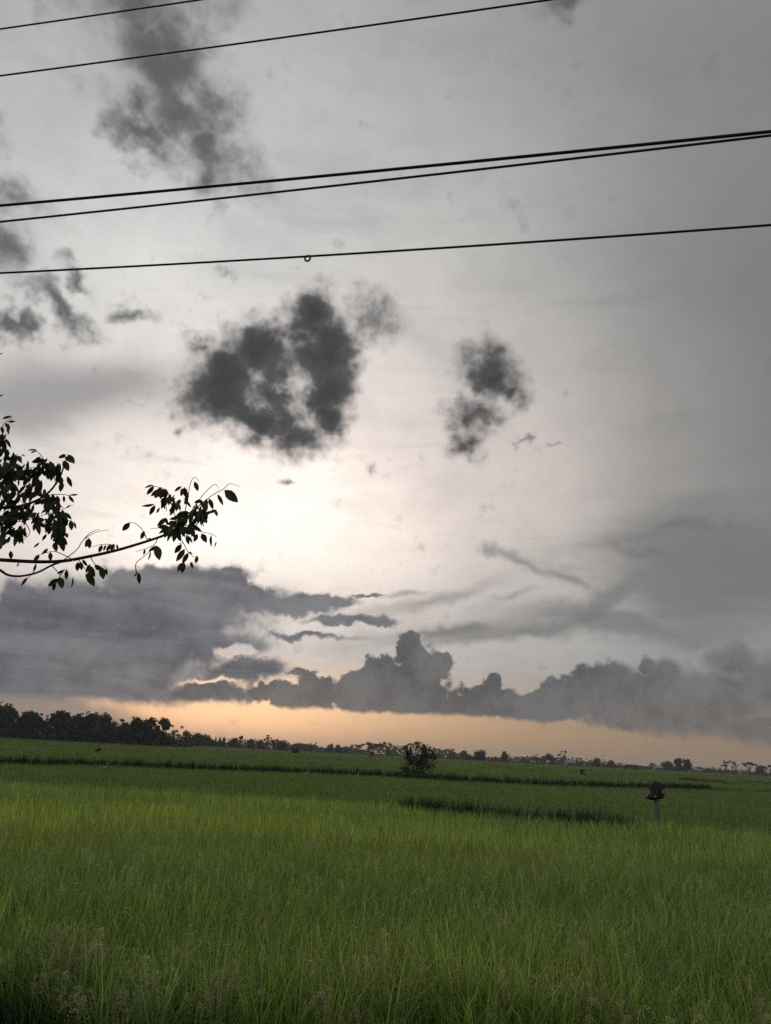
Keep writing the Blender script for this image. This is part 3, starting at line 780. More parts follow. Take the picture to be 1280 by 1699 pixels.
sky_trees = [
    ((-97.809, 420, 8.779, 3.136), 'round', 'small hazy tree just right of the dark grove'),
    ((-91.389, 420, 7.893, 4.388), 'round', 'broad domed tree beyond the grove, left of a pair'),
    ((-88.356, 430, 7.664, 4.493), 'round', 'broad domed tree beyond the grove, right of a pair'),
    ((-82.051, 420, 6.249, 1.253), 'spire', 'leftmost of three small pointed conifers beyond the grove'),
    ((-81.761, 430, 6.451, 1.603), 'spire', 'middle one of three small pointed conifers beyond the grove'),
    ((-76.004, 410, 6.666, 1.376), 'spire', 'rightmost and sharpest of three small conifers beyond the grove'),
    ((-77.137, 450, 6.735, 4.029), 'round', 'low domed tree right of the three small conifers'),
    ((-73.883, 450, 7.874, 1.344), 'slender', 'narrow blunt tree rising out of a low domed tree'),
    ((-69.515, 460, 6.641, 3.089), 'round', 'rounded low tree left of the tiered pine'),
    ((-63.958, 460, 6.262, 3.432), 'round', 'low wide tree touching the tiered pine on its left'),
    ((-57.644, 440, 8.819, 1.316), 'tier', 'tall thin pine with level tiers of branches on the skyline'),
    ((-55.179, 450, 6.559, 1.008), 'slender', 'narrow dark column tree just right of the tiered pine'),
    ((-53.04, 470, 6.63, 4.211), 'round', 'dark rounded tree, second right of the tiered pine'),
    ((-57.771, 640, 7.444, 12.426), 'round', 'wide low hazy tree mass at the left of the middle skyline'),
    ((-41.35, 560, 7.307, 2.928), 'sparse', 'small loose tree standing up from the hazy low wood'),
    ((-29.158, 560, 7.122, 3.347), 'slender', 'left one of two upright trees left of the umbrella trees'),
    ((-24.081, 560, 6.576, 2.929), 'slender', 'right one of two upright trees left of the umbrella trees'),
    ((-18.537, 560, 5.252, 2.927), 'round', 'little cone-like tree just left of the umbrella trees'),
    ((-10.704, 520, 6.885, 4.276), 'flat', 'leftmost of three flat-topped umbrella trees'),
    ((-2.624, 520, 8.791, 5.84), 'flat', 'widest, middle one of three flat-topped umbrella trees'),
    ((4.424, 520, 8.402, 3.504), 'flat', 'rightmost of three flat-topped umbrella trees'),
    ((10.773, 560, 6.339, 2.931), 'round', 'small tree between the umbrella trees and the big shrub'),
    ((48.928, 600, 4.639, 3.14), 'round', 'small far tree just right of the big shrub'),
    ((59.227, 600, 6.019, 5.389), 'round', 'domed hazy tree, first clear one right of the big shrub'),
    ((63.638, 560, 7.418, 4.616), 'round', 'full dark tree left of the flat-sided darkest one'),
    ((71.882, 540, 8.166, 5.265), 'round', 'darkest broad tree on the skyline right of the big shrub'),
    ((91.774, 560, 8.042, 2.94), 'round', 'lone round-topped tree on the middle right skyline'),
    ((118.321, 640, 5.382, 2.397), 'sparse', 'tiny far tree right of the lone round-topped tree'),
    ((112.356, 560, 7.482, 2.521), 'sparse', 'small leaning loose tree left of a full dark tree'),
    ((122.448, 560, 8.394, 4.626), 'round', 'full dark tree with a white speck of a hut under it'),
    ((127.431, 540, 10.21, 3.249), 'sparse', 'tall open-crowned tree standing clear on the right skyline'),
    ((133.907, 520, 4.545, 3.509), 'sparse', 'low scrubby tree left of the squarish dark one'),
    ((150.052, 540, 7.103, 3.651), 'round', 'squarish dark tree on the right skyline'),
    ((160.617, 560, 6.323, 1.682), 'sparse', 'thin tree at the right shoulder of the squarish dark one'),
    ((171.565, 580, 6.306, 3.92), 'round', 'domed hazy tree left of the thatched field shelter'),
    ((185.504, 600, 4.701, 2.701), 'sparse', 'wispy little tree behind the thatched field shelter'),
    ((204.634, 620, 3.66, 3.721), 'round', 'small hazy tree right behind the thatched shelter'),
    ((201.529, 580, 5.752, 3.05), 'slender', 'pointed small tree beside the pale zinc shed'),
    ((204.328, 560, 7.334, 4.634), 'round', 'full dark tree just right of the pale zinc shed'),
    ((205.277, 540, 9.511, 3.662), 'round', 'left one of the twin tall dark trees behind the post'),
    ((210.948, 540, 9.412, 3.662), 'round', 'right one of the twin tall dark trees behind the post'),
    ((242.103, 600, 4.569, 2.254), 'round', 'small tree just right of the twin tall trees'),
    ((250.638, 600, 4.573, 3.608), 'round', 'low round dark tree between the twins and the bare-stemmed pair'),
    ((266.311, 620, 3.246, 3.26), 'round', 'low hazy tree left of the bare-stemmed pair'),
    ((245.686, 560, 9.824, 3.379), 'sparse', 'left one of a pair of tall bare-stemmed trees at the right'),
    ((252.376, 560, 9.362, 3.378), 'sparse', 'right one of a pair of tall bare-stemmed trees at the right'),
    ((262.054, 560, 9.451, 4.224), 'flat', 'airy wide-topped tree near the right frame edge'),
    ((274.711, 570, 7.943, 3.867), 'round', 'round hazy tree near the right frame edge'),
    ((276.646, 560, 8.19, 3.801), 'flat', 'airy tree cut by the right frame edge'),
]
for s, k, l in sky_trees:
    tree('skyline_tree', (s[0], s[1], s[2], s[3] * 1.15), k, l, group=GM, dense=1.3)
# low far wood along the whole skyline, one mass
C = []
for i in range(26000):
    x = random.uniform(-560, 620); y = random.uniform(600, 760)
    px = x / y
    h = 3.2 + 2.0 * math.sin(x * .05) + 1.6 * math.sin(x * .013 + 1) + 1.2 * math.sin(x * .21)
    h = max(h, 2.4) * (1.5 if px < 0.10 else 0.95)
    C.append((x, y, TER + h * random.random() ** .8))
v, f = cards(np.array(C), 1.0)
tag(mesh_obj('distant_wood', v.tolist(), f.tolist(), M_TREE), 'low hazy line of far scrub and wood along the skyline', 'wood', kind='stuff')
# scrub at the foot of the grove
C = []
for i in range(9000):
    x = random.uniform(-175, -62); y = random.uniform(252, 285)
    C.append((x, y, TER + (5.4 + 1.5 * math.sin(x * .31) + 1.2 * math.sin(x * .11)) * random.random()))
v, f = cards(np.array(C), .6)
tag(mesh_obj('undergrowth', v.tolist(), f.tolist(), M_TREE), 'dark undergrowth closing the foot of the left grove', 'undergrowth', kind='stuff')

# big shrub on the far bund, and saplings
def shrub(name, spec, zg, label, nleaf, card, tall=()):
    x, y, ztop, hw = spec
    root = empty(name, (x, y, zg)); tag(root, label, 'shrub')
    H = ztop - zg
    cs, rad, limbs = [], [], []
    for i in range(17):
        t = random.uniform(.12, .78); a = random.uniform(0, 6.28); q = hw * random.uniform(.3, .98) * (1 - .25 * abs(t - .5))
        c = np.array([q * math.cos(a) + .10 * hw * t, q * math.sin(a) * .8, H * t * .92]); cs.append(c); rad.append(hw * random.uniform(.18, .34))
    for dx, t, r in tall:
        cs.append(np.array([dx * hw, 0, H * t])); rad.append(hw * r)
    for c in cs:
        b = np.array([random.uniform(-.12, .12) * hw, random.uniform(-.1, .1) * hw, 0])
        limbs.append(([tuple(b + np.array([0, 0, -.15])), tuple(b * .5 + c * np.array([.45, .45, .6])), tuple(c * np.array([1, 1, 1.04]))], [.035, .022, .008]))
    L = []
    for c, r in zip(cs, rad):
        n = int(nleaf * (r / hw) ** 2 * 10)
        d = rng.standard_normal((n, 3)); L.append(c + d * r * .48)
    pts = np.concatenate(L); pts = pts[(pts[:, 2] > .05) & (pts[:, 2] < H * 1.02)]
    v, f = merge([tube_geo(p, r, 5) for p, r in limbs]); mesh_obj('stems', v, f, M_BARK, root)
    v, f = cards(pts, card); mesh_obj('foliage', v.tolist(), f.tolist(), M_TREE, root)
    return root
sx = (4.005, 72, 3.731, 1.675)
shrub('shrub', sx, 0.35, 'big loose dark shrub standing alone on the long bund, centre of the skyline', 190, 0.085, ((-.62, .80, .15), (-.55, .68, .13), (-.05, .97, .10), (.0, .87, .12), (.45, .82, .2), (.82, .74, .14), (.9, .62, .12), (.25, .8, .2)))
shrub('sapling', (-31.133, 92, 2.003, 0.272), TER, 'tiny dark sapling poking out of the terrace rice in front of the grove', 60, 0.07)
shrub('sapling', (29.94, 115, 2.31, 0.387), TER, 'tiny dark sapling on the right terrace under a scrubby tree', 60, 0.08)
shrub('low_bush', (-0.387, 260, 3.132, 0.776), TER, 'tiny low bush in the terrace rice below the umbrella trees', 60, 0.2)
shrub('low_bush', (-25.089, 260, 2.994, 1.162), TER, 'tiny low bush in the terrace rice right of the tiered pine', 60, 0.2)

# ------------------------------------------------------------------ huts on the skyline
def hut(name, cx, y, w, d, wall_h, roof_h, label, wall_m, roof_m, posts=False, door=True):
    root = empty(name, (cx, y, TER)); tag(root, label, 'hut')
    if posts:
        for sx_ in (-1, 1):
            for sy in (-1, 1):
                v, f = box_geo(sx_ * w * .42 - .07, sx_ * w * .42 + .07, sy * d * .4 - .07, sy * d * .4 + .07, -.2, wall_h + .05)
                mesh_obj('post', v, f, M_WOOD, root)
        v, f = box_geo(-w * .44, w * .44, -d * .42, d * .42, wall_h * .42, wall_h * .42 + .1); mesh_obj('platform', v, f, M_WOOD, root)
    else:
        v, f = box_geo(-w / 2, w / 2, -d / 2, d / 2, -.2, wall_h); wl = mesh_obj('wall', v, f, wall_m, root)
        if door:
            v, f = box_geo(-w * .12 - .45, -w * .12 + .45, -d / 2 - .04, -d / 2 + .02, 0, 1.9); mesh_obj('door', v, f, M_WOOD, root)
            v, f = box_geo(w * .25 - .4, w * .25 + .4, -d / 2 - .04, -d / 2 + .02, .9, 1.7); mesh_obj('window', v, f, M_BLACK, root)
    o = .35; t = .12
    a, b = w / 2 + o, d / 2 + o
    V = []
    for dz in (0, t):
        V += [(-a, -b, wall_h - .15 + dz), (a, -b, wall_h - .15 + dz), (a * .86, 0, wall_h + roof_h + dz), (-a * .86, 0, wall_h + roof_h + dz), (-a, b, wall_h - .15 + dz), (a, b, wall_h - .15 + dz)]
    Fc = [(0, 3, 2, 1), (3, 4, 5, 2), (6, 7, 8, 9), (9, 8, 11, 10), (0, 1, 7, 6), (4, 10, 11, 5), (0, 6, 9, 3), (3, 9, 10, 4), (1, 2, 8, 7), (2, 5, 11, 8)]
    mesh_obj('roof', V, Fc, roof_m, root)
    return root
h1 = (96.297, 300, 2.549, 2.474)
hut('field_shelter', h1[0], 300, h1[3] * 2 - .7, 3.2, 1.5, 1.1, 'low dark thatched field shelter on the terrace left of the post', M_WOOD, M_THATCH, posts=True)
for s, lab, wh, rh in (
    ((183.994, 520, 1.896, 2.729), 'pale zinc-roofed shed between two skyline trees above the post', 1.9, 1.3),
    ((223.218, 560, 1.12, 3.36), 'low pale-roofed hut right of the twin tall trees', 1.6, 1.1),
    ((257.689, 560, 2.855, 2.946), 'pale-walled hut under the airy wide-topped tree at the right', 2.2, 1.0),
    ((137.046, 560, 3.136, 3.356), 'long pale roof right of the tall open-crowned tree', 2.4, 1.2),
    ((97.83, 450, 2.41, 0.674), 'tiny white-walled hut under the full dark tree', 1.9, .9)):
    hut('farm_hut', s[0], s[1], s[3] * 2, 4.5, wh, rh, lab, M_WALL, M_ZINC)

# ------------------------------------------------------------------ post with its dark bundle
pp = (9.451, 27, 1.053)
root = empty('marker_post', (pp[0], pp[1], 0))
tag(root, 'round grey concrete post in the rice carrying a dark tied bundle', 'post')
v, f = tube_geo([(0, 0, -.3), (0.005, 0, .6), (.0, 0, 1.2), (-.01, 0, 1.64)], [.098, .094, .090, .088], 14)
mesh_obj('pipe', v, f, M_PIPE, root, True)
v, f = tube_geo([(-.01, 0, 1.52), (-.01, 0, 1.56)], [.100, .100], 14); mesh_obj('collar', v, f, M_PIPE, root, True)
bun = empty('cloth_bundle', (pp[0], pp[1], 1.58))
bun.scale = (.92, .92, .92); bun.location.z = 1.625
tag(bun, 'dark crumpled bundle tied over the top of the grey post', 'bundle')
# lumpy hood: profile rings with folds
prof = [(-.02, .10), (.01, .22), (.05, .275), (.12, .275), (.19, .245), (.28, .245), (.36, .24), (.44, .225), (.51, .185), (.555, .11), (.57, .0)]
V, Fc = [], []; n = 28
for i, (z, r) in enumerate(prof):
    for k in range(n):
        a = 2 * math.pi * k / n
        fold = 1 + .09 * math.sin(a * 5 + z * 6) + .06 * math.sin(a * 9 - z * 11) + random.uniform(-.03, .03)
        sk = -.10 * max(0, 1 - z / .22) * (1 if math.cos(a) < 0 else .1)     # flap sticking out on the left
        V.append((r * fold * math.cos(a) + sk * abs(math.cos(a)) + .02, r * fold * math.sin(a) * .85, z + random.uniform(-.012, .012) - (.05 * max(0, -math.cos(a)) if z < .1 else 0)))
for i in range(len(prof) - 1):
    for k in range(n):
        k2 = (k + 1) % n
        Fc.append((i * n + k, i * n + k2, (i + 1) * n + k2, (i + 1) * n + k))
Fc.append(tuple(range(n - 1, -1, -1)))
mesh_obj('hood', V, Fc, M_SACK, bun)
ring = []
for k in range(25):
    a = 2 * math.pi * k / 24; ring.append((.268 * math.cos(a) + .02, .235 * math.sin(a), .165 + .012 * math.sin(3 * a)))
v, f = tube_geo(ring, .014, 6, cap=False); mesh_obj('rope', v, f, M_BLACK, bun)
v, f = tube_geo([(.15, -.235, .30), (.175, -.232, .24), (.165, -.24, .17)], [.012, .03, .012], 6); mesh_obj('pale_patch', v, f, M_PALE, bun)
v, f = tube_geo([(-.16, -.20, .075), (-.13, -.255, .06), (-.08, -.27, .07)], [.012, .028, .012], 6); mesh_obj('pale_patch', v, f, M_PALE, bun)

# ------------------------------------------------------------------ egrets
def egret(loc, facing, lean, scale, label):
    root = empty('egret', loc); root.rotation_euler = (0, 0, facing); root.scale = (scale,) * 3
    tag(root, label, 'bird', 'white egrets in front of the far bund')
    # body, neck and head are one skin: rings along the spine
    sp = [(-.30, 0, .38, .012), (-.22, 0, .41, .05), (-.10, 0, .46, .095), (.03, 0, .52, .105), (.12, 0, .58, .075), (.165, 0, .66, .042),
          (.15, 0, .74, .032), (.12, 0, .81, .028), (.125, 0, .88, .026), (.165, 0, .925, .028), (.205, 0, .94, .036), (.245, 0, .932, .026), (.265, 0, .925, .014)]
    v, f = tube_geo([Vector((p[0] + lean * (p[2] - .4), p[1], p[2])) for p in sp], [p[3] for p in sp], 10)
    mesh_obj('body', v, f, M_EGRET, root, True)
    bx = .255 + lean * .53
    v, f = tube_geo([(bx, 0, .926), (bx + .06, 0, .916), (bx + .125, 0, .905)], [.014, .009, .002], 6); mesh_obj('beak', v, f, M_BEAK, root)
    for s in (-1, 1):
        v, f = tube_geo([(-.02, s * .045, .45), (-.035, s * .05, .24), (-.01, s * .05, 0), (.07, s * .055, -.005)], [.016, .010, .010, .006], 6)
        mesh_obj('leg', v, f, M_BLACK, root)
        # folded wing
        v, f = tube_geo([(.09 + lean * .1, s * .075, .58), (-.04, s * .10, .50), (-.20, s * .07, .41), (-.33, s * .03, .35)], [.03, .05, .04, .006], 8)
        mesh_obj('wing', v, f, M_EGRET, root, True)
for (sp, fac, lean, scl, lab) in (
    ((-17.444, 53, 1.04), 0.0, .55, .82, 'leaning white egret before the far bund, below the dark grove'),
    ((-5.13, 63, 1.177), 0.15, .55, .85, 'leaning white egret before the far bund, left of the upright one'),
    ((-1.116, 64.5, 1.261), 0.7, .02, .80, 'upright white egret before the far bund, nearest the big shrub')):
    egret((sp[0], sp[1], 0.46), fac, lean, scl * .74, lab)

# ------------------------------------------------------------------ overhead cables along the road
VAZ = R(-77.7)
dirv = Vector((math.sin(VAZ), math.cos(VAZ), 0)); nv = Vector((dirv.y, -dirv.x, 0))
if nv.y < 0: nv = -nv
def cable(rays, dist, radius, label):
    """rays: directions (azimuth, elevation) seen from the road, dist: how far in front the vertical plane of the cable hangs."""
    P = []
    for az_, el_ in rays:
        d = azel(az_, el_); k = dist / d.dot(nv); P.append(d * k + Vector((0, 0, CAM_Z)))
    s = [p.dot(dirv) for p in P]; z = [p.z for p in P]
    co = np.polyfit(s, z, 2)
    co[0] = max(co[0], 0.0012)
    mid = sum(s) / len(s)
    co[2] += np.mean(np.array(z) - np.polyval(co, s))
    pts = []
    for t in np.linspace(-22, 26, 60):
        pts.append(nv * dist + dirv * t + Vector((0, 0, float(np.polyval(co, t)))))
    v, f = tube_geo(pts, radius, 8)
    return tag(mesh_obj('overhead_cable', v, f, M_CABLE, smooth_=True), label, 'cable', 'cables strung along the road'), co
cable([(-34.48, 42.67), (-28.04, 45.76), (-20.81, 48.47)], 6.3, .0105, 'topmost black cable crossing only the upper left corner')
cable([(-33.73, 40.39), (-13.16, 47.76), (13.13, 50.62)], 6.2, .0105, 'second black cable from the top, leaving through the top edge')
cable([(-31.65, 33.14), (-1.65, 41.34), (30.67, 40.6)], 6.0, .0150, 'thicker upper cable of the close pair across the sky')
cable([(-31.41, 32.23), (-1.59, 40.7), (30.63, 40.37)], 5.7, .0110, 'thinner lower cable of the close pair across the sky')
low, co = cable([(-30.69, 29.32), (-7.86, 35.14), (29.89, 35.14)], 5.9, .0105, 'lowest black cable with a small ring hanging on it')
az_, el_ = (-7.86, 35.12)
d = azel(az_, el_); p = d * (5.9 / d.dot(nv)) + Vector((0, 0, CAM_Z))
t = p.dot(dirv); p.z = float(np.polyval(co, t)) - .022
ringp = []
for k in range(17):
    a = 2 * math.pi * k / 16
    ringp.append(p + dirv * (.026 * math.cos(a)) + Vector((0, 0, .030 * math.sin(a))))
v, f = tube_geo(ringp, .0095, 7, cap=False)
mesh_obj('ring_clamp', v, f, M_STEEL, low, True)

# ------------------------------------------------------------------ roadside tree whose bough hangs in from the left
TD = 5.4
def at(p, depth=0.0):
    """direction -> point about TD metres out."""
    d = azel(*p); k = (TD + depth) / d.y
    return d * k + Vector((0, 0, CAM_Z))
tx, ty = -4.7, 5.9
tz = float(ground_z(tx, ty))
rt = empty('roadside_tree', (tx, ty, tz))
tag(rt, 'near dark tree reaching a leafy bough into the picture from the left', 'tree')
inv = Vector((tx, ty, tz))
def tpart(name, pts, radii, mat=M_BRANCH, n=7):
    P = smooth_path(pts, 4); m = len(P)
    rr = [float(np.interp(i / (m - 1), np.linspace(0, 1, len(radii)), radii)) for i in range(m)]
    v, f = tube_geo([q - inv for q in P], rr, n)
    return mesh_obj(name, v, f, mat, rt, True)
PX = TD / 1278.0 * 1.08
fork = Vector((-4.55, 5.75, 3.2)); top = Vector((-4.5, 5.7, 4.6))
tpart('trunk', [Vector((tx, ty, tz - .3)), Vector((tx + .05, ty - .02, 1.2)), Vector((-4.62, 5.82, 2.3)), fork, Vector((-4.6, 5.75, 3.9)), top], [.17, .14, .125, .11, .085, .06], M_BARK, 12)
main = [fork, at((-31.95, 9.93)), at((-29, 10.76)), at((-26.86, 10.98)), at((-24.63, 11.19)), at((-22.93, 11.48)), at((-21.42, 11.98)), at((-19.69, 12.63)), at((-18.32, 13.24)), at((-16.85, 13.94)), at((-15.82, 14.59)), at((-14.98, 15.48)), at((-14.38, 16.3))]
tpart('branch', main, [8 * PX, 3.4 * PX, 2.8 * PX, 2.5 * PX, 2.2 * PX, 1.8 * PX, 1.2 * PX])
tpart('branch', [at((-29.51, 11.51)), at((-27.92, 10.78)), at((-26.73, 10.32)), at((-26.17, 10.07)), at((-25.42, 10.1)), at((-24.43, 10.48)), at((-23.61, 11.09)), at((-22.89, 11.48))], [3 * PX, 2.0 * PX, 1.6 * PX, 1.6 * PX])
upper = [top, at((-32.86, 14.22)), at((-29.74, 14.47)), at((-27.51, 14.41)), at((-26.07, 14.83)), at((-24.86, 15.71)), at((-24.17, 16.97)), at((-23.98, 18.14)), at((-23.86, 18.62))]
tpart('branch', upper, [6 * PX, 3.5 * PX, 2.2 * PX, 1.5 * PX, .8 * PX])
tw = [
    [(-22.94, 11.52), (-22.17, 12.38), (-21.85, 13.1), (-21.1, 13.75), (-20.28, 14.04)],
    [(-21.85, 13.1), (-21.49, 13.65), (-20.9, 14)],
    [(-22.37, 11.68), (-23.21, 11.98), (-23.77, 12.02), (-24.7, 11.59)],
    [(-15.37, 15.08), (-14.55, 16.23), (-13.37, 17.43), (-12.62, 17.96), (-12.22, 18.41), (-11.76, 18.41), (-11.38, 18.28)],
    [(-14.98, 15.48), (-14.29, 16.97), (-13.33, 18.23), (-12.89, 17.93)],
    [(-15.53, 14.97), (-16.15, 16.29), (-16.64, 17.31), (-17.37, 17.52), (-18.07, 17.54)],
    [(-15.19, 15.72), (-15.11, 17.08), (-15.04, 18.19), (-14.78, 18.57), (-14.47, 18.31)],
    [(-15.82, 14.59), (-16.53, 14.68), (-17.45, 14.51)],
    [(-14.75, 15.68), (-13.74, 16.11), (-12.88, 16.43)],
    [(-15.15, 15.11), (-14.01, 14.76), (-13.02, 14.65), (-12.64, 14.43)],
    [(-15.65, 14.61), (-15.02, 13.81), (-14.59, 13.21), (-14.12, 12.87), (-13.91, 12.98)],
    [(-15.02, 13.81), (-15.35, 13.65)], [(-16.85, 13.9), (-17.03, 13.4), (-17.66, 13.02), (-18.21, 12.78)],
    [(-17.54, 13.68), (-18.03, 14.39), (-18.59, 14.75), (-19.01, 14.73)],
    [(-21.23, 12.04), (-20.83, 11.55), (-20.32, 11.41)], [(-21.98, 11.73), (-21.69, 11.44), (-21.25, 10.91)],
    [(-19.69, 12.63), (-19.83, 13), (-20.49, 12.99), (-21.33, 12.66)],
    [(-24.63, 11.19), (-24.61, 10.66), (-24.89, 10.09), (-25.18, 9.56)],
    [(-23.61, 11.09), (-22.96, 10.48), (-23.19, 9.99)], [(-22.96, 10.48), (-22.72, 10.92), (-22.51, 10.83)],
    [(-29.35, 16.16), (-27.93, 16.53), (-26.9, 17.15), (-25.78, 17.46), (-24.84, 17.55)],
    [(-26.9, 17.15), (-27.12, 17.52), (-26.84, 18.07)], [(-25.78, 17.46), (-25.43, 18.11), (-25.99, 18.58), (-26.47, 18.56)],
    [(-28.81, 13.44), (-27.31, 13.38), (-25.87, 13.8), (-24.45, 14.53), (-23.29, 15.15), (-22.94, 15.46)],
    [(-24.86, 15.71), (-23.91, 15.96), (-23.19, 16), (-22.81, 16.15)], [(-24.45, 14.53), (-23.61, 14.26), (-22.97, 14.27), (-22.5, 14.09)],
    [(-29.44, 18.37), (-28.53, 19.51), (-28.25, 20.06), (-27.87, 20.48)], [(-29.24, 17.4), (-28.24, 18.1), (-28.05, 18.68)],
    [(-25.87, 13.8), (-25.35, 13.06), (-25.77, 12.42)], [(-24.45, 14.53), (-23.75, 13.23), (-23.05, 12.42)],
    [(-30.54, 23.54), (-29.82, 24.14), (-29.41, 24.41)], [(-29.98, 20.95), (-29.23, 21.38), (-28.83, 21.72)],
    [(-17.9, 11.23), (-18.09, 11.94), (-17.37, 12.76), (-16.94, 13.37)], [(-27.84, 16.06), (-27.02, 15.81), (-26.07, 14.83)],
]
for q in tw:
    tpart('twig', [at(p, 0.0) for p in q], [.85 * PX, .6 * PX, .35 * PX], n=5)
# leaves: three leaf blades, each leaf its own object
def leaf_mesh(i):
    w = (.145, .185, .23)[i]; bend = (.10, .16, .06)[i]
    V, Fc = [], []
    prof = [(0, .03), (.12, .45), (.32, .95), (.55, 1.0), (.78, .68), (.93, .25), (1.0, 0)]
    for t, k in prof[:-1]:
        z = -bend * t * t
        V += [(t, k * w, z + .05 * k), (t, 0, z), (t, -k * w, z + .05 * k)]
    V.append((1.0, 0, -bend))
    for j in range(len(prof) - 2):
        a = j * 3
        Fc += [(a, a + 1, a + 4, a + 3), (a + 1, a + 2, a + 5, a + 4)]
    a = (len(prof) - 2) * 3
    Fc += [(a, a + 1, a + 3), (a + 1, a + 2, a + 3)]
    me = bpy.data.meshes.new('leaf')
    me.from_pydata(V, [], Fc); me.materials.append(M_NLEAF); me.update()
    return me
LEAF = [leaf_mesh(i) for i in range(3)]
NLEAF, MORE = 0, []
def add_leaf(a, b, kind=None, twist=None):
    """leaf from its stalk end a to its tip b (world points)."""
    x = b - a; ln = x.length
    if ln < 1e-4: return
    x.normalize()
    view = (a - Vector((0, 0, CAM_Z))).normalized()
    z = (-view - x * (-view).dot(x)).normalized()
    z.rotate(Matrix.Rotation(random.gauss(0, .65) if twist is None else twist, 3, x))
    y = z.cross(x)
    global NLEAF
    NLEAF += 1
    mat4 = Matrix.Translation(a - inv) @ Matrix((x * ln, y * ln, z * ln)).transposed().to_4x4()
    if NLEAF > 290:
        me = LEAF[random.randrange(3)]
        MORE.append(([mat4 @ v.co for v in me.vertices], [tuple(q.vertices) for q in me.polygons]))
        return
    o = bpy.data.objects.new('leaf', LEAF[random.randrange(3) if kind is None else kind])
    COL.objects.link(o); o.parent = rt
    o.matrix_local = mat4
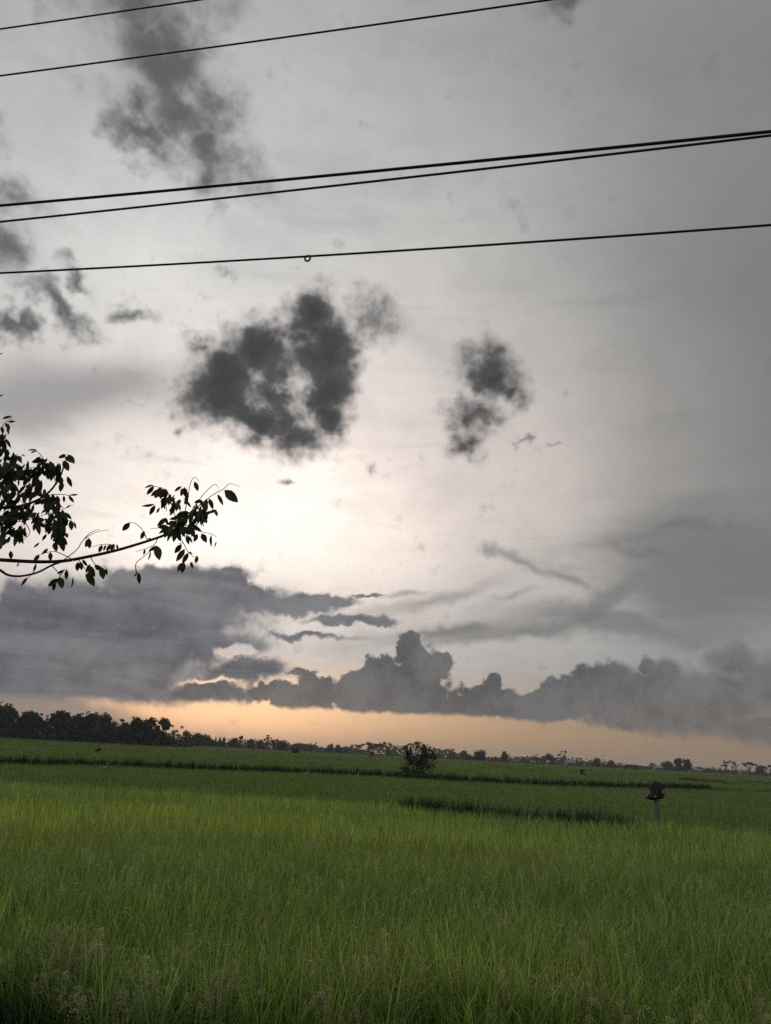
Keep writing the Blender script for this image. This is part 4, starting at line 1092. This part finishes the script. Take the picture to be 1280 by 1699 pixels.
hand = [   # stalk end and tip of the leaves that stand clear of the rest
    ((-12.48, 17.93), (-11.39, 17.17), 2, 0), ((-14.78, 18.27), (-14.42, 17.61), 2, .3), ((-12.98, 17.57), (-12.44, 16.83), 0, .3), ((-13.56, 17.19), (-13.16, 16.49), 1, .2),
    ((-14.07, 14.54), (-14.25, 13.95), 2, .2), ((-13.77, 14.61), (-13.34, 14), 2, .1), ((-13.06, 14.6), (-13, 13.73), 0, .8), ((-12.66, 14.21), (-12.68, 13.68), 0, .9),
    ((-15.09, 13.68), (-15.52, 12.97), 2, .1), ((-14.83, 13.36), (-15.31, 12.43), 1, 0), ((-14.54, 13.13), (-14.87, 12.31), 1, 0), ((-14.79, 12.4), (-15.13, 11.72), 2, 0),
    ((-14.75, 12.41), (-14.82, 11.62), 2, .2), ((-13.87, 12.98), (-13.93, 12.41), 2, .2), ((-14.29, 12.5), (-14.1, 12.04), 1, .2), ((-14.51, 13.22), (-14.22, 13.03), 1, .4),
    ((-16.86, 13.38), (-16.51, 12.38), 2, 0), ((-16.85, 13.34), (-17.34, 12.89), 1, .2), ((-17.62, 13.03), (-17.64, 12.59), 1, .2), ((-17.22, 12.94), (-17.25, 12.25), 0, 1.0),
    ((-17.84, 14.29), (-18.01, 13.67), 2, .1), ((-17.56, 13.81), (-17.08, 13.74), 0, .3), ((-16.42, 15.43), (-17.01, 14.74), 1, 0), ((-16.46, 15.42), (-16.3, 14.88), 1, .2),
    ((-17.41, 16.3), (-18.31, 15.95), 0, .8), ((-17.36, 16.22), (-17.67, 15.44), 1, .1), ((-17.03, 16.09), (-17.18, 15.63), 1, .3), ((-17.64, 17.56), (-18.06, 16.85), 1, .1),
    ((-17.69, 17.6), (-18.34, 17.33), 0, .8), ((-17.12, 17.55), (-17.45, 16.85), 1, .1), ((-17.35, 17.35), (-17.74, 16.77), 1, .3), ((-16.66, 17.4), (-17.05, 16.78), 2, 0),
    ((-15.65, 17.8), (-16.17, 17.38), 1, .4), ((-12.88, 16.43), (-13.47, 16.14), 1, .2), ((-13.23, 16.3), (-13.8, 15.93), 1, .2), ((-13.02, 16.42), (-12.78, 15.96), 2, .3),
    ((-13.55, 15.69), (-13.51, 15.35), 2, .3), ((-18.93, 14.75), (-19.37, 14.08), 2, .1), ((-21.55, 13.27), (-21.36, 12.58), 2, 0), ((-21.47, 13.28), (-21.65, 12.62), 2, .2),
    ((-20.56, 12.94), (-20.71, 12.37), 2, .1), ((-20.32, 12.97), (-20.41, 12.54), 1, .2), ((-20, 13.06), (-20.21, 12.52), 2, .2), ((-19.77, 13.13), (-19.93, 12.6), 2, .1), ((-19.6, 13.11), (-19.46, 12.75), 1, .2),
    ((-21.25, 10.91), (-20.62, 10.02), 2, .1), ((-21.35, 10.81), (-20.96, 10.36), 1, .3), ((-21.29, 11.41), (-20.69, 10.68), 2, .1), ((-21.14, 11.51), (-21.32, 10.9), 1, .2), ((-20.36, 11.4), (-20.11, 10.59), 2, .1),
    ((-20.85, 11.46), (-20.28, 11.2), 2, .3), ((-20.06, 11.35), (-19.91, 10.87), 1, .3), ((-17.83, 11.33), (-17.63, 10.54), 1, .2), ((-17.87, 11.32), (-18.11, 10.99), 0, .2),
    ((-21.95, 11.57), (-21.92, 10.9), 2, .1), ((-21.8, 11.59), (-21.63, 11.03), 2, .2), ((-21.71, 11.77), (-21.31, 11.32), 1, .2), ((-22.98, 10.39), (-22.66, 9.65), 2, .1), ((-23.04, 10.26), (-23.59, 9.65), 2, .2),
    ((-23.2, 10.07), (-23.23, 9.37), 1, .2), ((-22.6, 10.94), (-22.52, 10.24), 1, .2), ((-22.72, 10.92), (-23.2, 10.53), 0, .3), ((-22.13, 10.5), (-22.05, 9.76), 0, 1.0), ((-26.32, 11.68), (-26.18, 11.13), 2, .1),
    ((-23.84, 11.97), (-23.73, 11.36), 2, .1), ((-24.49, 11.67), (-24.79, 11.21), 2, .2), ((-24.03, 12.19), (-24.34, 11.73), 1, .2), ((-24.61, 11.07), (-24.65, 10.45), 0, .4), ((-25, 10.08), (-25.24, 9.47), 0, .3), ((-25.66, 11), (-25.75, 10.66), 0, .3),
    ((-24, 18.72), (-24.47, 18.38), 2, .2), ((-23.89, 18.74), (-23.34, 18.21), 2, .1), ((-24.09, 18.28), (-23.65, 17.65), 2, .1), ((-24.06, 18.58), (-23.6, 18.29), 1, .3), ((-24.18, 17.22), (-23.9, 16.55), 2, .1), ((-23.66, 17.27), (-23.25, 16.58), 1, .2),
    ((-25.92, 18.63), (-26.54, 18.55), 0, .8), ((-25.95, 18.55), (-26.35, 18.38), 0, .6), ((-26.86, 18.15), (-26.61, 18.08), 0, .3), ((-27.13, 17.97), (-27.35, 17.47), 2, .1), ((-27.06, 17.99), (-26.77, 17.67), 2, .2), ((-25.61, 18.24), (-25.99, 17.75), 2, .2), ((-25.52, 18.17), (-25.25, 17.81), 2, .3),
    ((-23.24, 16.04), (-22.73, 16.13), 0, .5), ((-23.35, 15.98), (-22.91, 15.55), 1, .2), ((-23.66, 15.92), (-23.54, 15.44), 1, .2), ((-24.09, 15.85), (-23.87, 15.26), 2, .1), ((-23.12, 15.34), (-23.36, 15.09), 1, .3), ((-23.9, 16.81), (-23.94, 16.13), 2, .3),
    ((-22.9, 14.33), (-22.74, 13.64), 2, .1), ((-23.22, 14.32), (-23.28, 13.72), 2, .2), ((-22.65, 14.24), (-22.48, 13.76), 0, .3), ((-23.1, 13.41), (-22.93, 13.1), 2, .2), ((-23.3, 12.92), (-23, 12.13), 2, .2), ((-23.72, 12.65), (-23.46, 12.07), 2, .2),
    ((-24.64, 12.51), (-24.95, 12.09), 0, .4), ((-24.28, 13.15), (-24.51, 12.66), 1, .2), ((-28.52, 20.21), (-27.96, 20.54), 0, .4), ((-28.11, 20.1), (-27.7, 20.23), 0, .3), ((-28.24, 19.99), (-27.94, 19.65), 1, .2), ((-28.41, 19.7), (-28.28, 19.24), 2, .2), ((-28.1, 19.69), (-27.91, 19.32), 0, .3), ((-28.25, 18.92), (-27.97, 18.65), 2, .2),
    ((-29.54, 24.29), (-29.37, 24.42), 0, .2), ((-28.96, 21.61), (-28.81, 21.81), 0, .2),
]
for a, b, k, tws in hand:
    dd = random.uniform(-.08, .08)
    add_leaf(at(a, dd), at(b, dd + random.uniform(-.03, .03)), k, random.choice((-1, 1)) * tws)
dense = [  # leafy clumps: middle, two radii in degrees, count
    ((-16.19, 16.59, 0.71, 0.65, 7.89), 13), ((-16.85, 16.94, 0.54, 0.39, 8.21), 8), ((-15.25, 17.15, 0.38, 0.61, 7.74), 7), ((-14.07, 16.64, 0.42, 0.39, 7.23), 8), ((-14.44, 15.72, 0.84, 0.52, 7.12), 18), ((-14.89, 14.79, 0.38, 0.78, 7.02), 13), ((-15.58, 14.71, 0.38, 0.65, 7.2), 11),
    ((-16.1, 14.38, 0.46, 0.26, 7.26), 6), ((-14.07, 15.59, 0.38, 0.39, 6.98), 7),
    ((-27.48, 17.16, 0.72, 1.04, 12.1), 20), ((-26.28, 16.99, 0.88, 0.57, 11.56), 15), ((-25.07, 17.51, 0.68, 0.49, 11.33), 12), ((-24.48, 17.33, 0.34, 0.58, 11.03), 7), ((-26.95, 15.41, 0.94, 0.97, 11.07), 20), ((-25.59, 16, 0.67, 0.57, 10.86), 9), ((-24.35, 15.05, 0.6, 0.66, 10.02), 13),
    ((-23.81, 14.06, 0.61, 0.82, 9.42), 19), ((-23.41, 13.12, 0.34, 0.58, 8.91), 9), ((-25.66, 14.33, 0.74, 0.57, 10.13), 13), ((-26.66, 13.5, 0.8, 0.73, 10.06), 15), ((-25.94, 12.92, 0.44, 0.49, 9.57), 8), ((-28.12, 18.46, 0.29, 0.72, 12.99), 8), ((-24.87, 13.8, 0.37, 0.57, 9.64), 6), ((-26.82, 12.37, 0.36, 0.48, 9.57), 5),
]
count = len(hand)
for b, n in dense:
    for i in range(int(n * (1.9 if b[0] < -21 else 1.5))):
        a = random.uniform(0, 6.28); q = math.sqrt(random.random())
        az_ = b[0] + b[2] * q * math.cos(a); el_ = b[1] + b[3] * q * math.sin(a)
        ln = random.uniform(.52, .92); th = random.gauss(-1.75, .55)
        dd = random.uniform(-.28, .28)
        add_leaf(at((az_, el_ + ln * .4), dd), at((az_ + ln * math.cos(th), el_ + ln * .4 + ln * math.sin(th)), dd + random.uniform(-.05, .05)))
        count += 1
v, f = merge(MORE)
o = mesh_obj('leaves_behind', v, f, M_NLEAF, rt); o['kind'] = 'stuff'
# the rest of the crown, out of the picture to the left
C = []
for i in range(1500):
    c = Vector((-5.1, 5.9, 4.3)); d = Vector((random.gauss(0, 1), random.gauss(0, 1), random.gauss(0, 1))).normalized() * random.uniform(.3, 1.15)
    q = c + Vector((d.x * .95, d.y, d.z * 1.0))
    if q.x / q.y < -0.62: C.append(q - inv)
v, f = cards(np.array(C), .05)
o = mesh_obj('crown', v.tolist(), f.tolist(), M_NLEAF, rt); o['kind'] = 'stuff'

# ------------------------------------------------------------------ evening haze over the plain
v, f = box_geo(-1300, 1300, -40, 1600, -1.2, 22)
hm, nt = new_mat('evening_haze')
pv = nt.nodes.new('ShaderNodeVolumePrincipled')
pv.inputs['Color'].default_value = (0.80, 0.88, 0.98, 1)
pv.inputs['Density'].default_value = 0.00022
pv.inputs['Anisotropy'].default_value = 0.0
om = nt.nodes.new('ShaderNodeOutputMaterial'); nt.links.new(pv.outputs[0], om.inputs['Volume'])
hz_o = mesh_obj('haze', v, f, hm)
tag(hz_o, 'thin evening haze lying over the plain', 'haze', kind='stuff')
